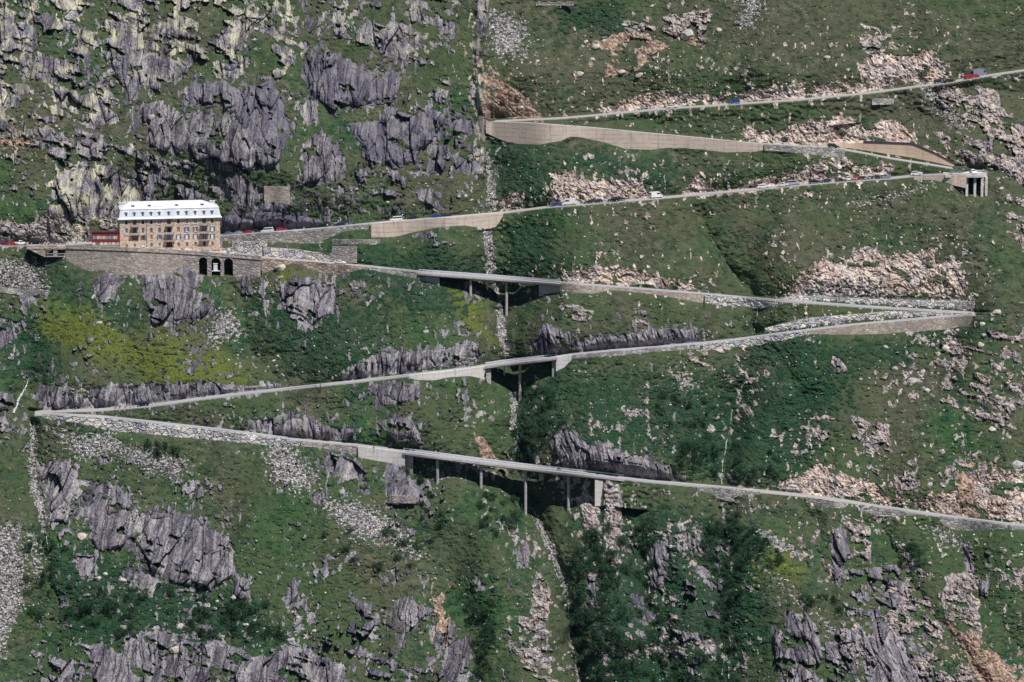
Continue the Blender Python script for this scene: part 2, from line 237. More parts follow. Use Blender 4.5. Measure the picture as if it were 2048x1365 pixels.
# rock kinds: (kind, bulge m, edge roughness px, cover 0..1, polygon)
ROCKS = [
 ('K',0,1,1.6,[(236,484),(445,496),(525,512),(525,522),(236,500)]),
 ('C',3,9,.95,[(208,78),(245,58),(266,108),(320,118),(382,130),(376,152),(345,168),(322,192),(285,168),(272,198),(250,208),(240,176),(224,150)]),
 ('B',5,9,1,[(385,168),(430,160),(490,165),(545,160),(575,232),(578,262),(556,330),(532,335),(520,300),(490,262),(470,232),(420,207),(382,212),(368,190)]),
 ('C',3,8,1,[(262,212),(310,204),(372,230),(382,272),(365,302),(345,308),(305,292),(270,272)]),
 ('C',4,8,1,[(385,220),(430,232),(492,250),(530,300),(545,330),(470,347),(400,322),(378,292)]),
 ('B',7,8,1,[(608,104),(640,98),(700,122),(740,140),(797,145),(800,198),(762,212),(730,205),(712,214),(690,212),(668,224),(650,215),(618,180),(602,140)]),
 ('C',3,5,1,[(658,22),(680,18),(698,80),(668,76)]),('C',4,5,1,[(758,64),(782,40),(808,55),(818,120),(808,140),(780,115),(760,112)]),
 ('C',3,6,1,[(600,190),(625,194),(637,240),(610,247)]),
 ('B',7,9,1,[(762,232),(800,224),(850,232),(872,285),(842,300),(830,322),(792,336),(772,322),(760,262)]),('B',5,8,1,[(700,252),(762,245),(765,330),(745,342),(722,300)]),
 ('C',4,6,1,[(625,272),(660,268),(682,310),(687,360),(642,372),(604,378),(608,330),(600,300)]),
 ('B',3,6,1,[(853,288),(892,290),(892,342),(858,346)]),('B',3,6,1,[(900,235),(950,245),(952,262),(910,258)]),('B',4,5,1,[(903,312),(955,322),(958,348),(912,340)]),('B',3,8,.6,[(840,215),(930,225),(960,300),(880,300)]),
 ('L',1.5,4,1,[(962,-20),(978,0),(973,60),(955,90),(966,150),(974,240),(968,340),(950,346),(955,250),(944,100),(955,30)]),
 ('L',4,9,1,[(112,342),(180,328),(232,340),(262,370),(300,398),(300,440),(230,488),(140,488),(96,432)]),
 ('L',2,10,.75,[(112,172),(200,165),(240,215),(232,252),(140,245),(105,205)]),('L',2,9,.8,[(205,40),(290,25),(400,40),(410,100),(300,125),(230,90)]),
 ('L',2,6,1,[(45,30),(62,0),(76,0),(72,70),(58,162),(44,160)]),('L',2,8,.8,[(-40,110),(18,122),(20,222),(-40,230)]),('L',1.5,6,.9,[(74,150),(90,108),(88,200),(76,215)]),('L',2,6,.95,[(122,-20),(170,-20),(150,42),(122,60)]),
 ('C',3,7,1,[(438,358),(480,350),(522,376),(582,382),(602,442),(560,430),(480,412),(440,392)]),
 ('L',3,12,.52,[(0,-40),(560,-40),(610,100),(560,160),(400,150),(380,110),(200,60),(130,260),(60,330),(-40,340)]),
 ('C',2.5,16,.36,[(560,-40),(930,-40),(900,120),(930,330),(880,220),(820,130),(740,100),(620,60)]),
 ('C',4,10,.56,[(100,235),(300,300),(450,340),(430,420),(300,400),(200,330),(90,330)]),('C',2,8,.4,[(700,330),(960,350),(900,420),(760,430)]),
 ('B',4,6,1,[(440,434),(500,424),(560,424),(620,436),(700,450),(640,460),(540,464),(445,474)]),
 ('R',3,5,.95,[(-40,438),(60,448),(110,430),(235,440),(235,492),(-40,492)]),
 ('C',5,7,1,[(288,552),(330,540),(365,535),(398,552),(425,590),(432,622),(390,642),(345,657),(300,652),(288,600)]),('C',3,6,.7,[(270,540),(300,515),(400,530),(410,560),(300,580)]),
 ('C',3,5,1,[(186,552),(235,545),(232,602),(200,612)]),('C',3,4,1,[(470,545),(500,530),(500,590),(478,570)]),
 ('C',7,4,1,[(560,572),(590,550),(640,555),(670,588),(667,626),(640,636),(625,652),(600,632),(568,622)]),('L',1.5,3,1,[(592,640),(620,650),(612,668),(596,655)]),('C',1.5,4,1,[(524,600),(538,602),(536,622),(524,622)]),
 ('C',2,4,1,[(78,765),(160,778),(300,770),(420,765),(540,775),(500,787),(400,799),(300,812),(200,820),(80,822)]),
 ('C',2.5,5,1,[(680,745),(760,704),(850,700),(950,690),(957,718),(860,738),(760,755),(680,762)]),
 ('C',3,6,1,[(1060,700),(1090,650),(1130,662),(1170,682),(1230,670),(1330,658),(1425,665),(1400,687),(1200,701),(1100,706)]),
 ('K',2,9,.9,[(1110,543),(1200,530),(1300,548),(1390,575),(1402,584),(1250,572),(1130,562)]),
 ('K',3,16.0,.9,[(1590,560),(1640,525),(1690,508),(1740,498),(1800,515),(1870,505),(1912,518),(1950,602),(1700,597),(1560,600)]),
 ('K',3,9,.9,[(1103,352),(1140,343),(1170,360),(1290,362),(1302,396),(1200,405),(1106,412)]),
 ('K',2,9,.9,[(1380,355),(1430,358),(1440,387),(1365,391)]),('K',2,9,.9,[(1440,385),(1500,365),(1600,343),(1690,308),(1712,355),(1620,369),(1500,378)]),('K',2,9,.9,[(1725,333),(1785,333),(1780,355),(1715,358)]),
 ('K',3,14.0,.9,[(1480,274),(1560,255),(1640,240),(1700,235),(1722,270),(1728,288),(1690,292),(1560,288),(1500,285)]),('K',2,9,.9,[(1720,250),(1800,243),(1850,300),(1900,325),(1830,292),(1730,286)]),
 ('K',3,12.0,.9,[(1180,224),(1250,200),(1330,190),(1500,184),(1600,172),(1700,162),(1745,112),(1790,92),(1850,100),(1890,128),(1905,163),(1830,172),(1700,190),(1500,206),(1250,224)]),
 ('W',4,10,.72,[(1950,168),(1990,175),(2012,230),(2060,260),(2080,400),(2040,370),(1990,330),(1960,290),(1925,250),(1940,200)]),('W',3,8,.6,[(1840,175),(1960,175),(1950,260),(1900,240)]),('W',2,8,.5,[(1860,255),(1980,270),(2010,340),(1920,335)]),
 ('W',2,9,.45,[(1990,360),(2090,400),(2090,560),(2020,480)]),
 ('E',1,8,1,[(962,135),(1000,152),(1060,202),(1092,236),(990,243),(965,240)]),('E',.4,20,.62,[(1235,60),(1360,70),(1420,85),(1340,105),(1240,110),(1180,95)]),('E',.4,16,.6,[(1230,95),(1290,110),(1260,160),(1200,150)]),('E',.5,8,.9,[(-20,278),(60,280),(70,292),(30,300),(-20,294)]),
 ('E',.6,6,1,[(1912,938),(1942,948),(1965,1036),(1935,1032),(1920,985)]),('E',.5,6,.8,[(940,850),(960,860),(1000,930),(970,935)]),
 ('E',.8,6,.9,[(870,1190),(885,1200),(890,1270),(875,1270)]),
 ('K',2.5,9,.9,[(1003,425),(1012,402),(1040,390),(1052,420)]),
 ('C',4,7,1,[(74,932),(140,920),(160,950),(130,1040),(102,1042),(85,992)]),('C',4,6,1,[(178,1042),(240,1020),(275,1022),(290,1044),(268,1090),(200,1102),(175,1078)]),('C',3,6,.9,[(130,960),(240,975),(260,1015),(180,1040),(130,1030)]),
 ('C',6,7,1,[(285,1032),(310,1018),(345,1022),(395,1042),(440,1065),(470,1108),(462,1150),(420,1182),(350,1166),(282,1130),(268,1100),(290,1080)]),
 ('C',3,6,.9,[(260,1135),(330,1160),(300,1185),(240,1165)]),('C',3,5,1,[(150,1110),(200,1115),(180,1160),(160,1150)]),('C',3,5,.9,[(465,1150),(502,1160),(500,1200),(470,1195)]),('C',3,4,1,[(570,1200),(590,1150),(600,1200),(575,1230)]),
 ('C',4,9,.85,[(180,1300),(310,1260),(430,1280),(560,1330),(600,1420),(120,1420)]),('C',4,7,.95,[(490,1320),(600,1295),(690,1330),(700,1420),(480,1420)]),('C',2,9,.5,[(60,1270),(200,1290),(140,1420),(60,1420)]),
 ('C',3,6,1,[(640,895),(720,928),(727,960),(692,962),(650,940)]),('C',3,5,1,[(768,962),(815,955),(845,975),(850,1010),(780,1012)]),('C',3,5,1,[(738,768),(840,765),(845,800),(762,812)]),('C',3,5,1,[(750,842),(820,835),(848,890),(790,886)]),('C',3,5,1,[(500,846),(590,833),(640,850),(720,860),(690,882),(600,876),(500,862)]),('C',3,4,1,[(620,988),(650,982),(655,1008),(630,1010)]),
 ('C',6,8,1,[(1104,868),(1130,862),(1160,880),(1232,900),(1352,938),(1362,962),(1240,944),(1130,934),(1112,912)]),
 ('W',5,5,1,[(1208,955),(1238,955),(1245,1060),(1236,1150),(1212,1100)]),('W',5,5,1,[(1160,990),(1205,985),(1200,1080),(1165,1065)]),('C',4,5,1,[(1292,1095),(1330,1085),(1328,1170),(1300,1182)]),('C',3,6,1,[(1040,1080),(1060,1090),(1055,1140),(1035,1120)]),('W',3,9,.7,[(1065,1130),(1100,1180),(1095,1260),(1060,1250)]),('C',3,5,1,[(1170,1150),(1190,1140),(1195,1220),(1175,1220)]),('C',2,6,.7,[(1265,1190),(1320,1190),(1320,1240),(1270,1250)]),
 ('C',3,5,1,[(792,1200),(818,1188),(822,1240),(806,1290),(790,1240)]),('C',3,5,1,[(700,1195),(745,1215),(750,1240),(715,1230)]),('C',4,5,1,[(888,1290),(940,1268),(935,1420),(890,1420)]),('C',3,6,.9,[(860,1255),(905,1240),(905,1300),(870,1300)]),
 ('W',2,9,.3,[(1000,1240),(1060,1228),(1130,1262),(1175,1420),(1005,1420)]),('W',2,7,.45,[(1010,1235),(1090,1240),(1150,1350),(1090,1365),(1020,1300)]),
 ('K',3,12.0,.9,[(1560,975),(1590,962),(1635,928),(1700,950),(1760,970),(1792,1000),(1850,1016),(1830,1024),(1700,1001),(1600,988)]),
 ('W',2.5,6,.9,[(1788,935),(1830,920),(1832,980),(1796,982)]),('K',2.5,9,.9,[(1848,1000),(1930,975),(1942,1036),(1860,1026)]),('K',2.5,12.0,.9,[(1928,952),(1990,945),(2100,950),(2100,1052),(1940,1032)]),
 ('C',4,6,1,[(1660,1080),(1682,1040),(1700,1110),(1668,1165)]),('W',3,7,.7,[(1690,1030),(1740,1040),(1745,1130),(1710,1130)]),('W',2,7,.75,[(1885,1150),(1960,1140),(1965,1290),(1910,1290),(1885,1200)]),('C',3,6,.6,[(1920,1080),(1980,1100),(1975,1220),(1940,1200)]),
 ('C',4,6,1,[(1720,1255),(1760,1240),(1850,1300),(1880,1420),(1740,1420)]),('C',4,7,.8,[(1540,1245),(1600,1205),(1640,1265),(1650,1420),(1560,1420)]),('W',3,9,.6,[(1760,1230),(1860,1190),(1900,1300),(2040,1420),(1880,1420)]),('C',3,7,.7,[(1650,1260),(1720,1260),(1720,1420),(1640,1420)]),
 ('C',2,8,.55,[(1660,1140),(1860,1130),(1860,1240),(1700,1240)]),('E',1.5,6,.9,[(1890,1240),(1925,1250),(2060,1365),(1990,1420)]),
 ('W',2.5,3,1,[(1665,712),(1678,715),(1694,742),(1678,746),(1660,728)]),('W',2.5,4,.9,[(1958,770),(2012,790),(1998,838),(1955,812)]),('W',2,4,.9,[(1892,722),(1942,715),(1925,748),(1905,742)]),('W',2,5,.8,[(1680,820),(1705,815),(1745,850),(1725,870)]),('W',2,8,.3,[(1620,830),(1780,830),(1780,960),(1640,930)]),('W',2,8,.35,[(1820,690),(2048,600),(2048,860),(1880,850)]),
 ('W',2,7,.45,[(1370,700),(1440,690),(1460,730),(1380,740)]),('W',2,6,.7,[(1140,600),(1190,625),(1180,640),(1140,640)]),('W',2,7,.45,[(1250,620),(1340,610),(1350,650),(1260,650)]),
 ('W',3,7,.45,[(1240,40),(1420,20),(1440,80),(1350,90),(1250,90)]),('W',2.5,7,.35,[(1680,40),(1760,60),(1790,130),(1740,110)]),
 ('C',3,8,.33,[(640,1250),(880,1180),(900,1420),(640,1420)]),('C',2,8,.3,[(1240,1060),(1460,1080),(1420,1360),(1250,1330)]),('C',3,5,.9,[(1370,1060),(1405,1050),(1400,1110),(1375,1100)]),('C',3,5,.9,[(0,630),(40,660),(20,690),(-20,700)]),('C',2,5,.7,[(0,780),(30,790),(30,820),(-20,820)]),
]
SCREE = [
 (3,[(970,300),(978,300),(990,420),(980,440)]),(3,[(985,560),(996,560),(1003,612),(992,612)]),(4,[(1003,690),(1014,690),(1022,716),(1008,716)]),(3,[(1028,860),(1036,860),(1042,925),(1032,925)]),(2,[(1056,1010),(1063,1015),(1116,1110),(1137,1180),(1130,1185),(1104,1115)]),(2,[(1132,1185),(1139,1185),(1148,1300),(1170,1420),(1161,1420),(1140,1290)]),(3,[(1440,990),(1447,990),(1452,1060),(1445,1070)]),
 (6,[(538,905),(560,893),(595,900),(632,960),(600,986),(550,962)]),(7,[(640,985),(680,1000),(720,1000),(780,1035),(862,1110),(832,1114),(780,1092),(712,1082),(660,1030)]),
 (9,[(105,868),(200,862),(250,890),(330,905),(388,938),(330,952),(250,918),(150,912)]),(5,[(408,662),(440,622),(470,632),(492,662),(430,688)]),
 (9,[(-40,1060),(20,1050),(50,1080),(52,1200),(0,1310),(-40,1365)]),(10,[(-40,510),(20,520),(60,530),(98,582),(0,575),(-40,560)]),(6,[(60,1070),(80,1080),(78,1150),(62,1140)]),
 (3,[(966,432),(984,440),(992,545),(970,548)]),(3,[(992,612),(1008,620),(1013,692),(998,696)]),(3,[(1018,782),(1034,790),(1030,862),(1020,862)]),
 (4,[(58,850),(70,850),(72,960),(100,1050),(90,1070),(60,980)]),(4,[(1785,1075),(1800,1085),(1850,1150),(1840,1160)]),(4,[(1500,1060),(1540,1062),(1600,1108),(1560,1098)]),(5,[(1850,1055),(1890,1058),(1935,1095),(1890,1090)]),
 (5,[(1340,745),(1370,740),(1400,770),(1370,775)]),(4,[(1245,812),(1290,822),(1300,832),(1250,830)]),
 (10,[(985,20),(1040,40),(1060,120),(1000,110),(975,60)]),(4,[(1040,250),(980,330),(1000,400),(985,400),(972,330)]),(8,[(1480,-20),(1530,-20),(1510,50),(1480,50)]),
 (6,[(1700,400),(1780,398),(1800,385),(1860,372),(1800,395),(1720,410)]),(5,[(1690,560),(1560,600),(1600,594),(1800,598)]),(6,[(1840,175),(1870,180),(1900,215),(1930,260),(1900,250),(1860,200)]),(9,[(1540,1150),(1750,1330),(1600,1200)]),
]
YELL = [(40,[(80,600),(200,640),(300,680),(450,700),(500,770),(350,775),(150,700),(80,660)]),(20,[(895,575),(960,600),(990,690),(960,670),(915,620)]),(30,[(1500,1110),(1570,1090),(1600,1150),(1520,1170)]),(30,[(330,500),(420,540),(300,545)]),(20,[(520,520),(640,560),(560,570)])]
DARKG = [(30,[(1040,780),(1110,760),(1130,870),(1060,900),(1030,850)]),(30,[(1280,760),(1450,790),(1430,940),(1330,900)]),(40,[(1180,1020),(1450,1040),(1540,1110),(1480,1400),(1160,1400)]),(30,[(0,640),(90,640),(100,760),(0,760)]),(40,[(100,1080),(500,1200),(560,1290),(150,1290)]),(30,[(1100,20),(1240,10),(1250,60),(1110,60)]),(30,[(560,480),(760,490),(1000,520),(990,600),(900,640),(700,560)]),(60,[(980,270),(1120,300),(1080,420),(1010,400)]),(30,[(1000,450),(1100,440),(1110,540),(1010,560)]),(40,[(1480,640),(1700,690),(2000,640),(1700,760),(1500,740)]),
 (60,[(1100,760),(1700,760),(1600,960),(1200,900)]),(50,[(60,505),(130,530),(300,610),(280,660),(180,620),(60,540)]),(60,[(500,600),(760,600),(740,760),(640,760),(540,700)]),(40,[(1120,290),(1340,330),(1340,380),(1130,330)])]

Mrock = np.zeros(X.shape); Mk = {k: np.zeros(X.shape) for k in 'CBLKWRE'}; BUL = np.zeros(X.shape)
brk = .32*fbm(X/13, Yp/40, 4, 31)+.42*fbm(X/55, Yp/60, 3, 41)+.62*fbm((X+.6*Yp)/80, (Yp-.35*X)/19, 3, 43)      # gaps of turf inside rock
def local(poly, pad=40):
    p = np.array(poly); return np.nonzero((X > p[:, 0].min()-pad) & (X < p[:, 0].max()+pad) & (Yp > p[:, 1].min()-pad) & (Yp < p[:, 1].max()+pad))[0]
def warped(poly, I, rough):
    return polysd(poly, X[I]+w1[I]*rough*.8+3*perlin(X[I]/9, Yp[I]/14, 61)*min(1, rough/6), Yp[I]+w2[I]*rough*.8+3*perlin(X[I]/9, Yp[I]/9, 62)*min(1, rough/6))
FH = fbm(X/11, Yp/20, 3, 131)
for kind, bul, rough, cov, poly in ROCKS:
    I = local(poly); sd = warped(poly, I, rough)
    m = sstep(-1, 2.5, sd)
    m = m*sstep(-.07, .07, brk[I]+(cov-.5)*1.0-.06)
    Mrock[I] = np.maximum(Mrock[I], m); Mk[kind][I] = np.maximum(Mk[kind][I], m)
    halo = sstep(.0, .1, FH[I]-.62+.75*np.exp(np.minimum(sd, 0)/7.))*(sd < 0)*(rough > 3)*(cov > .84)*(cov < 1.2); m = np.maximum(m, halo)
    Mrock[I] = np.maximum(Mrock[I], m); Mk[kind][I] = np.maximum(Mk[kind][I], m)
    prof = np.clip(sd/16, 0, 1)**.6*(m if cov < .85 else .55+.45*m)
    if kind == 'K': R[I] += .9*np.clip(sd/10, 0, 1)*m*(bul > 0)
    BUL[I] = np.maximum(BUL[I], bul*(.55 if kind != 'K' else .0)*prof)
# small outcrops poking through turf everywhere
sc = sstep(.55, .61, .8*fbm(X/14, Yp/16, 4, 77)+.75*fbm(X/110, Yp/90, 3, 78)-.14*(Yp < 640)*(X > 1000)-.1*(Yp < 900)*(X > 1000)-.12*(Yp > 600)*(Yp < 760)*(X < 1000))
Mrock = np.maximum(Mrock, sc*.95); Mk['W'] = np.maximum(Mk['W'], sc*sstep(900, 1100, X)); Mk['C'] = np.maximum(Mk['C'], sc*sstep(1100, 900, X)); BUL = np.maximum(BUL, .35*sc)
Mscr = np.zeros(X.shape)
for rough, poly in SCREE:
    I = local(poly); sd = warped(poly, I, rough*1.6)
    Mscr[I] = np.maximum(Mscr[I], sstep(-.4, .4, np.clip(sd/(16 if rough > 4 else 3.5), -1.2, 1)+1.7*fbm(X[I]/8, Yp[I]/6, 3, 88)-.2))
Mye = np.zeros(X.shape); Mdk = np.zeros(X.shape)
for rough, poly in YELL:
    I = local(poly, 80); Mye[I] = np.maximum(Mye[I], sstep(-rough, rough*.7, polysd(poly, X[I]+20*w1[I], Yp[I]+20*w2[I])))
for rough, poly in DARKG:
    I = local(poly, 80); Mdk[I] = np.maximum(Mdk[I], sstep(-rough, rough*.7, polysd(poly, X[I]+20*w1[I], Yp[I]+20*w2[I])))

# rock relief: steep slabs broken by joints
rk = Mrock > .02; I = np.nonzero(rk)[0]; x = X[I]; y = Yp[I]
isK = np.clip(Mk['K']+Mk['W']*.8+Mk['R']*.6+Mk['E'], 0, 1)[I]; isC = 1-isK
lean = np.where(x > 1050, -.22, np.where(y > 880, .22, .05))
wx = x+lean*(y-700)+16*perlin(x/150, y/170, 91)+4*perlin(x/26, y/45, 92); wy = y+9*perlin(x/25, y/60, 93)+.25*x
_, db, hb, ox, oy = cells(wx/42, wy/105, 5)
big = (RV[hb, 0]-.5)*4.0+ox*(RV[hb, 1]-.35)*6.0+oy*(RV[hb, 2]-.75)*4.5
_, db2, hb2, ox2, oy2 = cells(wx/12.5, wy/58, 9)
med = (RV[hb2, 0]-.5)*1.9+ox2*(RV[hb2, 1]-.4)*2.6+oy2*(RV[hb2, 2]-.7)*1.5
_, db6, hb6, ox6, oy6 = cells(wx/4.6, wy/24, 19)
fin = (RV[hb6, 0]-.5)*.6+ox6*(RV[hb6, 1]-.4)*.7
stri = .35*ridged(wx/5.2, wy/50, 2, 15)
crv = sstep(.35, .85, ridged(wx/17, wy/95, 2, 16))*sstep(-.25, .2, perlin(x/40, y/50, 95))
RC = big+med+fin-stri+crv*1.9+.9*sstep(.1, 0, db)+.45*sstep(.16, 0, db2)
lw = (x*.75+y*.66)+5*perlin(x/20, y/20, 96); lv = (y*.75-x*.66)+5*perlin(x/20, y/20, 97)
_, db3, hb3, ox3, oy3 = cells(lw/24, lv/15, 12)
_, db4, hb4, ox4, oy4 = cells(lw/9, lv/5.0, 13)
_, db7, hb7, ox7, oy7 = cells(lw/3.8, lv/2.6, 14)
RK = (RV[hb3, 0]-.5)*2.4+ox3*(RV[hb3, 1]-.4)*3.0+oy3*(RV[hb3, 2]-.6)*3.0+(RV[hb4, 0]-.5)*1.6+ox4*(RV[hb4, 1]-.4)*1.8+oy4*(RV[hb4, 2]-.6)*1.6+(RV[hb7, 0]-.5)*1.5+ox7*(RV[hb7, 1]-.4)*1.4+.8*sstep(.12, 0, db3)+2.0*sstep(.45, .9, ridged(lw/16, lv/13, 2, 17))
RK = RK*.72; SLT = np.full(X.shape, .5); SLT[I] = np.where(isK > .5, .45*RV[hb4, 3]+.55*RV[hb7, 3], .4*RV[hb2, 3]+.25*RV[hb, 3]+.35*RV[hb6, 3])
rr = RC*isC+RK*isK
rr = rr*np.where(Mk['E'][I] > .5, .45, 1)
dR = np.zeros(X.shape); dR[I] = (rr-.3)*Mrock[I]*np.maximum(.35+.65*np.clip(BUL[I]/1.2, 0, 1), .62*(Mk['K'][I] > .3))
R = R-BUL+dR
I2 = np.nonzero(Mscr > .02)[0]
_, d5, h5, ox5, oy5 = cells(X[I2]/4.6, Yp[I2]/3.6, 21)
R[I2] += Mscr[I2]*((RV[h5, 0]-.5)*.9+ox5*(RV[h5, 1]-.5)*.8+oy5*(RV[h5, 2]-.5)*.8)
turf = (1-Mrock)*(1-Mscr)
R += turf*(.35*fbm(X/9, Yp/6, 3, 51)+.5*fbm(X/26, Yp/16, 2, 52))
# dwarf shrub cushions
shr = sstep(.05, .35, fbm(X/14, Yp/9, 3, 55)+.5*(Mdk-.55)+.12*sstep(500, 1100, Yp))*turf
R -= shr*(.42+.35*perlin(X/4, Yp/3, 56))

# ------------------------------------------------------------------ tie the ground to roads, walls and the hotel shelf, column by column
R2 = R.reshape(shp); B2 = B0(X, Yp).reshape(shp); nx = len(gx)
anch = [[] for _ in range(nx)]
def inspan(k, x): return any(a-2 < x < b+2 for a, b in BRIDGES.get(k, []))
UP = {'A': 26, 'B': 20, 'C': 26, 'D': 22, 'E': 26, 'F': 22}
UNDER = {'D': ([(842, 553), (880, 554), (941, 561), (975, 576), (1000, 592), (1030, 588), (1045, 574), (1085, 569), (1118, 568)], [(842, 556), (880, 563), (941, 584), (985, 604), (1013, 611), (1040, 606), (1060, 593), (1085, 581), (1118, 578)]),
 'E': ([(974, 735), (1000, 740), (1012, 748), (1035, 748), (1050, 742), (1060, 734), (1110, 722)], [(974, 752), (990, 764), (1015, 776), (1035, 781), (1050, 772), (1080, 754), (1110, 741)]),
 'F': ([(812, 908), (850, 918), (900, 926), (960, 945), (1000, 957), (1040, 964), (1075, 962), (1120, 956), (1160, 952), (1205, 956)], [(812, 932), (840, 948), (875, 957), (895, 951), (920, 953), (962, 970), (1000, 977), (1035, 1000), (1060, 1008), (1100, 1000), (1137, 1004), (1180, 1001), (1205, 1003)])}
RNG = {'A': (985, 2500), 'B': (985, 1902), 'C': (-400, 1903), 'D': (120, 1950), 'E': (74, 1950), 'F': (74, 2500)}
_h = roadat('D', 240, 'b'); HOTY = float(_h[1])+1.2; HOTZ = float(roadat('D', 340, 'b')[2])+.1
belowbot = {k: {} for k in ROADS}
for w in WALLS:
    xs, t, b, Yw = walllines(w); w['L'] = (xs, t, b, Yw)
    for i in np.nonzero((gx >= xs[0]) & (gx <= xs[-1]) & ((gx <= RNG[w['r']][1]) if 'r' in w else True))[0]:
        ti = np.interp(gx[i], xs, t); bi = np.interp(gx[i], xs, b); Yi = np.interp(gx[i], xs, Yw)
        if w.get('arches') and 396 < gx[i] < 468: anch[i] += [(roadat('D', gx[i], 'f')[0]+3, Yi+6, 2), (bi-3, Yi+6, 2)]
        if w['m'] == 'below': belowbot[w['r']][i] = 1; anch[i].append((bi, Yi+.35, 3))
        elif w['m'] == 'above': anch[i].append((ti, Yi+.5, 4)); belowbot[w['r']][i] = belowbot[w['r']].get(i, 0) | 2
for k, (a, b) in RNG.items():
    for i in np.nonzero((gx >= a) & (gx <= b))[0]:
        if inspan(k, gx[i]):
            s0, s1 = UNDER[k]; r_, Yb_, z_ = roadat(k, gx[i], 'b'); t_ = np.interp(gx[i], *zip(*s0)); b_ = np.interp(gx[i], *zip(*s1)); jit = 3*perlin(gx[i]/9, 3.3, 71)
            h_ = max(0., (t_-r_)/4.5); anch[i] += [(t_+jit, Yb_+h_/2.1+.2, 2), (b_, Yb_+min(.6, max(-2.6, (b_-r_)/4.5/2.1-8.0)), 3)]; continue
        yf, Yf, zf = roadat(k, gx[i], 'f'); yb, Yb, zb = roadat(k, gx[i], 'b')
        fl = belowbot[k].get(i, 0)
        anch[i] += [(yf+.4, Yf, 1 if not fl & 1 else 2), (yb+.4, Yb, 1 if not fl & 2 else 2)]
        anch[i] += [(yf+1.0+(0 if fl & 1 else 0), Yf+(.5 if fl & 1 else -.15), 2)]
        if k == 'D' and 236 <= gx[i] <= 446:    # level yard under the hotel
            xw = (gx[i]-240)/4.47; yr = HOTY+.176*xw+13.5; P_ = at(gx[i], 490, yr); P_[2] = HOTZ; anch[i].append((float(proj(P_)[1]), yr, 2))
TIES = {}; COR = np.zeros(shp); FAD = np.ones(shp); HARD = np.zeros(shp, bool); HV = np.zeros(shp)
for i in range(nx):
    A = sorted(anch[i])
    if not A: continue
    py = []; va = []; last = -1e9; tt = []
    for (yy, YY, t) in A:
        if yy-last < .35: yy = last+.35
        py.append(yy); va.append(YY); last = yy; tt.append(t)
    py = np.array(py); va = np.array(va); res = va-np.interp(py, gy, B2[:, i]); n = len(py)
    TIES[i] = (py, va); du = np.maximum(34., np.abs(res)*7); c = np.zeros(len(gy))
    m = gy < py[0]; c[m] = res[0]*np.clip(1-(py[0]-gy[m])/du[0], 0, 1)
    m = gy >= py[-1]; c[m] = res[-1]*np.clip(1-(gy[m]-py[-1])/du[-1], 0, 1)
    ad = lambda p: np.where(gy < p, (p-gy)*2.6, gy-p); dist = np.minimum(ad(py[0]), ad(py[-1]))
    for q in range(n-1):
        m = (gy >= py[q]) & (gy < py[q+1]); L = py[q+1]-py[q]; s_ = gy[m]-py[q]
        if L < 9 or tt[q+1] == 3 or tt[q] == 4:
            HARD[m, i] = True; HV[m, i] = np.interp(gy[m], py[q:q+2], va[q:q+2])
        w0 = np.clip(1-s_/du[q], 0, 1)*(1-s_/L); w1_ = np.clip(1-(L-s_)/du[q+1], 0, 1)*(s_/L)
        k_ = np.clip((L-30)/60, 0, 1); c[m] = (res[q]*w0+res[q+1]*w1_)*k_+(1-k_)*(res[q]*(1-s_/L)+res[q+1]*s_/L)
        dist = np.minimum(dist, ad(py[q+1]))
    COR[:, i] = c; FAD[:, i] = sstep(0, 16, dist)
# soften sideways away from the ties
k_ = np.hanning(13)[1:-1]; k_ /= k_.sum(); pad = len(k_)//2
def blurx(Z): Zp = np.pad(Z, ((0, 0), (pad, pad)), 'edge'); return sum(k_[j]*Zp[:, j:j+Z.shape[1]] for j in range(len(k_)))
CB = blurx(blurx(COR)); COR = COR+(CB-COR)*FAD; FAD = np.minimum(FAD, blurx(FAD)*1.1)
def taper(j0, direction, r0, r1, n=36):
    w = sstep(r0, r0+25, gy)*sstep(r1, r1-25, gy); c0 = COR[:, j0].copy()
    for q in range(1, n):
        j = j0+direction*q; t_ = q/n; f_ = (1-t_*t_*(3-2*t_))*w; COR[:, j] = COR[:, j]*(1-f_)+c0*f_; FAD[:, j] = FAD[:, j]*(1-f_)+FAD[:, j0]*f_
J = lambda x: int(np.searchsorted(gx, x))
taper(J(1900), 1, 215, 560); taper(J(1947), 1, 560, 960); taper(J(122), -1, 440, 620, 30); taper(J(76), -1, 740, 900, 30); taper(J(986), -1, 200, 330, 12)
Rn = np.where(HARD, HV-B2, COR+R2*FAD)
for i in range(nx):        # no overhang under a road edge, no bulge over the carriageway
    if i not in TIES: continue
    EW = min([1.]+[abs(gx[i]-e_)/40 for e_ in (1902, 1950, 74, 120)]); py, va = TIES[i]; col = Rn[:, i]+B2[:, i]
    for q in range(len(py)):
        nxt = py[q+1] if q+1 < len(py) else 1e9; prv = py[q-1] if q else -1e9
        if nxt-py[q] > 9:
            s_ = gy-py[q]; m = (s_ > 0) & (s_ < min(55, .6*(nxt-py[q]))) & (nxt-py[q] > 45) & ~HARD[:, i]; col[m] = np.minimum(col[m], va[q]-.07*s_[m]+np.clip(s_[m]/8, 0, 1)*(.9*perlin(gx[i]/11+0*s_[m], gy[m]/8, 81)+1.6*perlin(gx[i]/45+0*s_[m], gy[m]/30, 82)+.5*np.abs(col[m]-va[q])*0)+(1-EW)*9)
        if py[q]-prv > 9:
            s_ = py[q]-gy; m = (s_ > 0) & (EW > .5) & (s_ < min(30, .4*(py[q]-prv))) & ~HARD[:, i]; col[m] = np.maximum(col[m], va[q]+.05*s_[m]-np.clip((s_[m]-5)*.3, 0, 6))
    Rn[:, i] = col-B2[:, i]
YG = B2+Rn
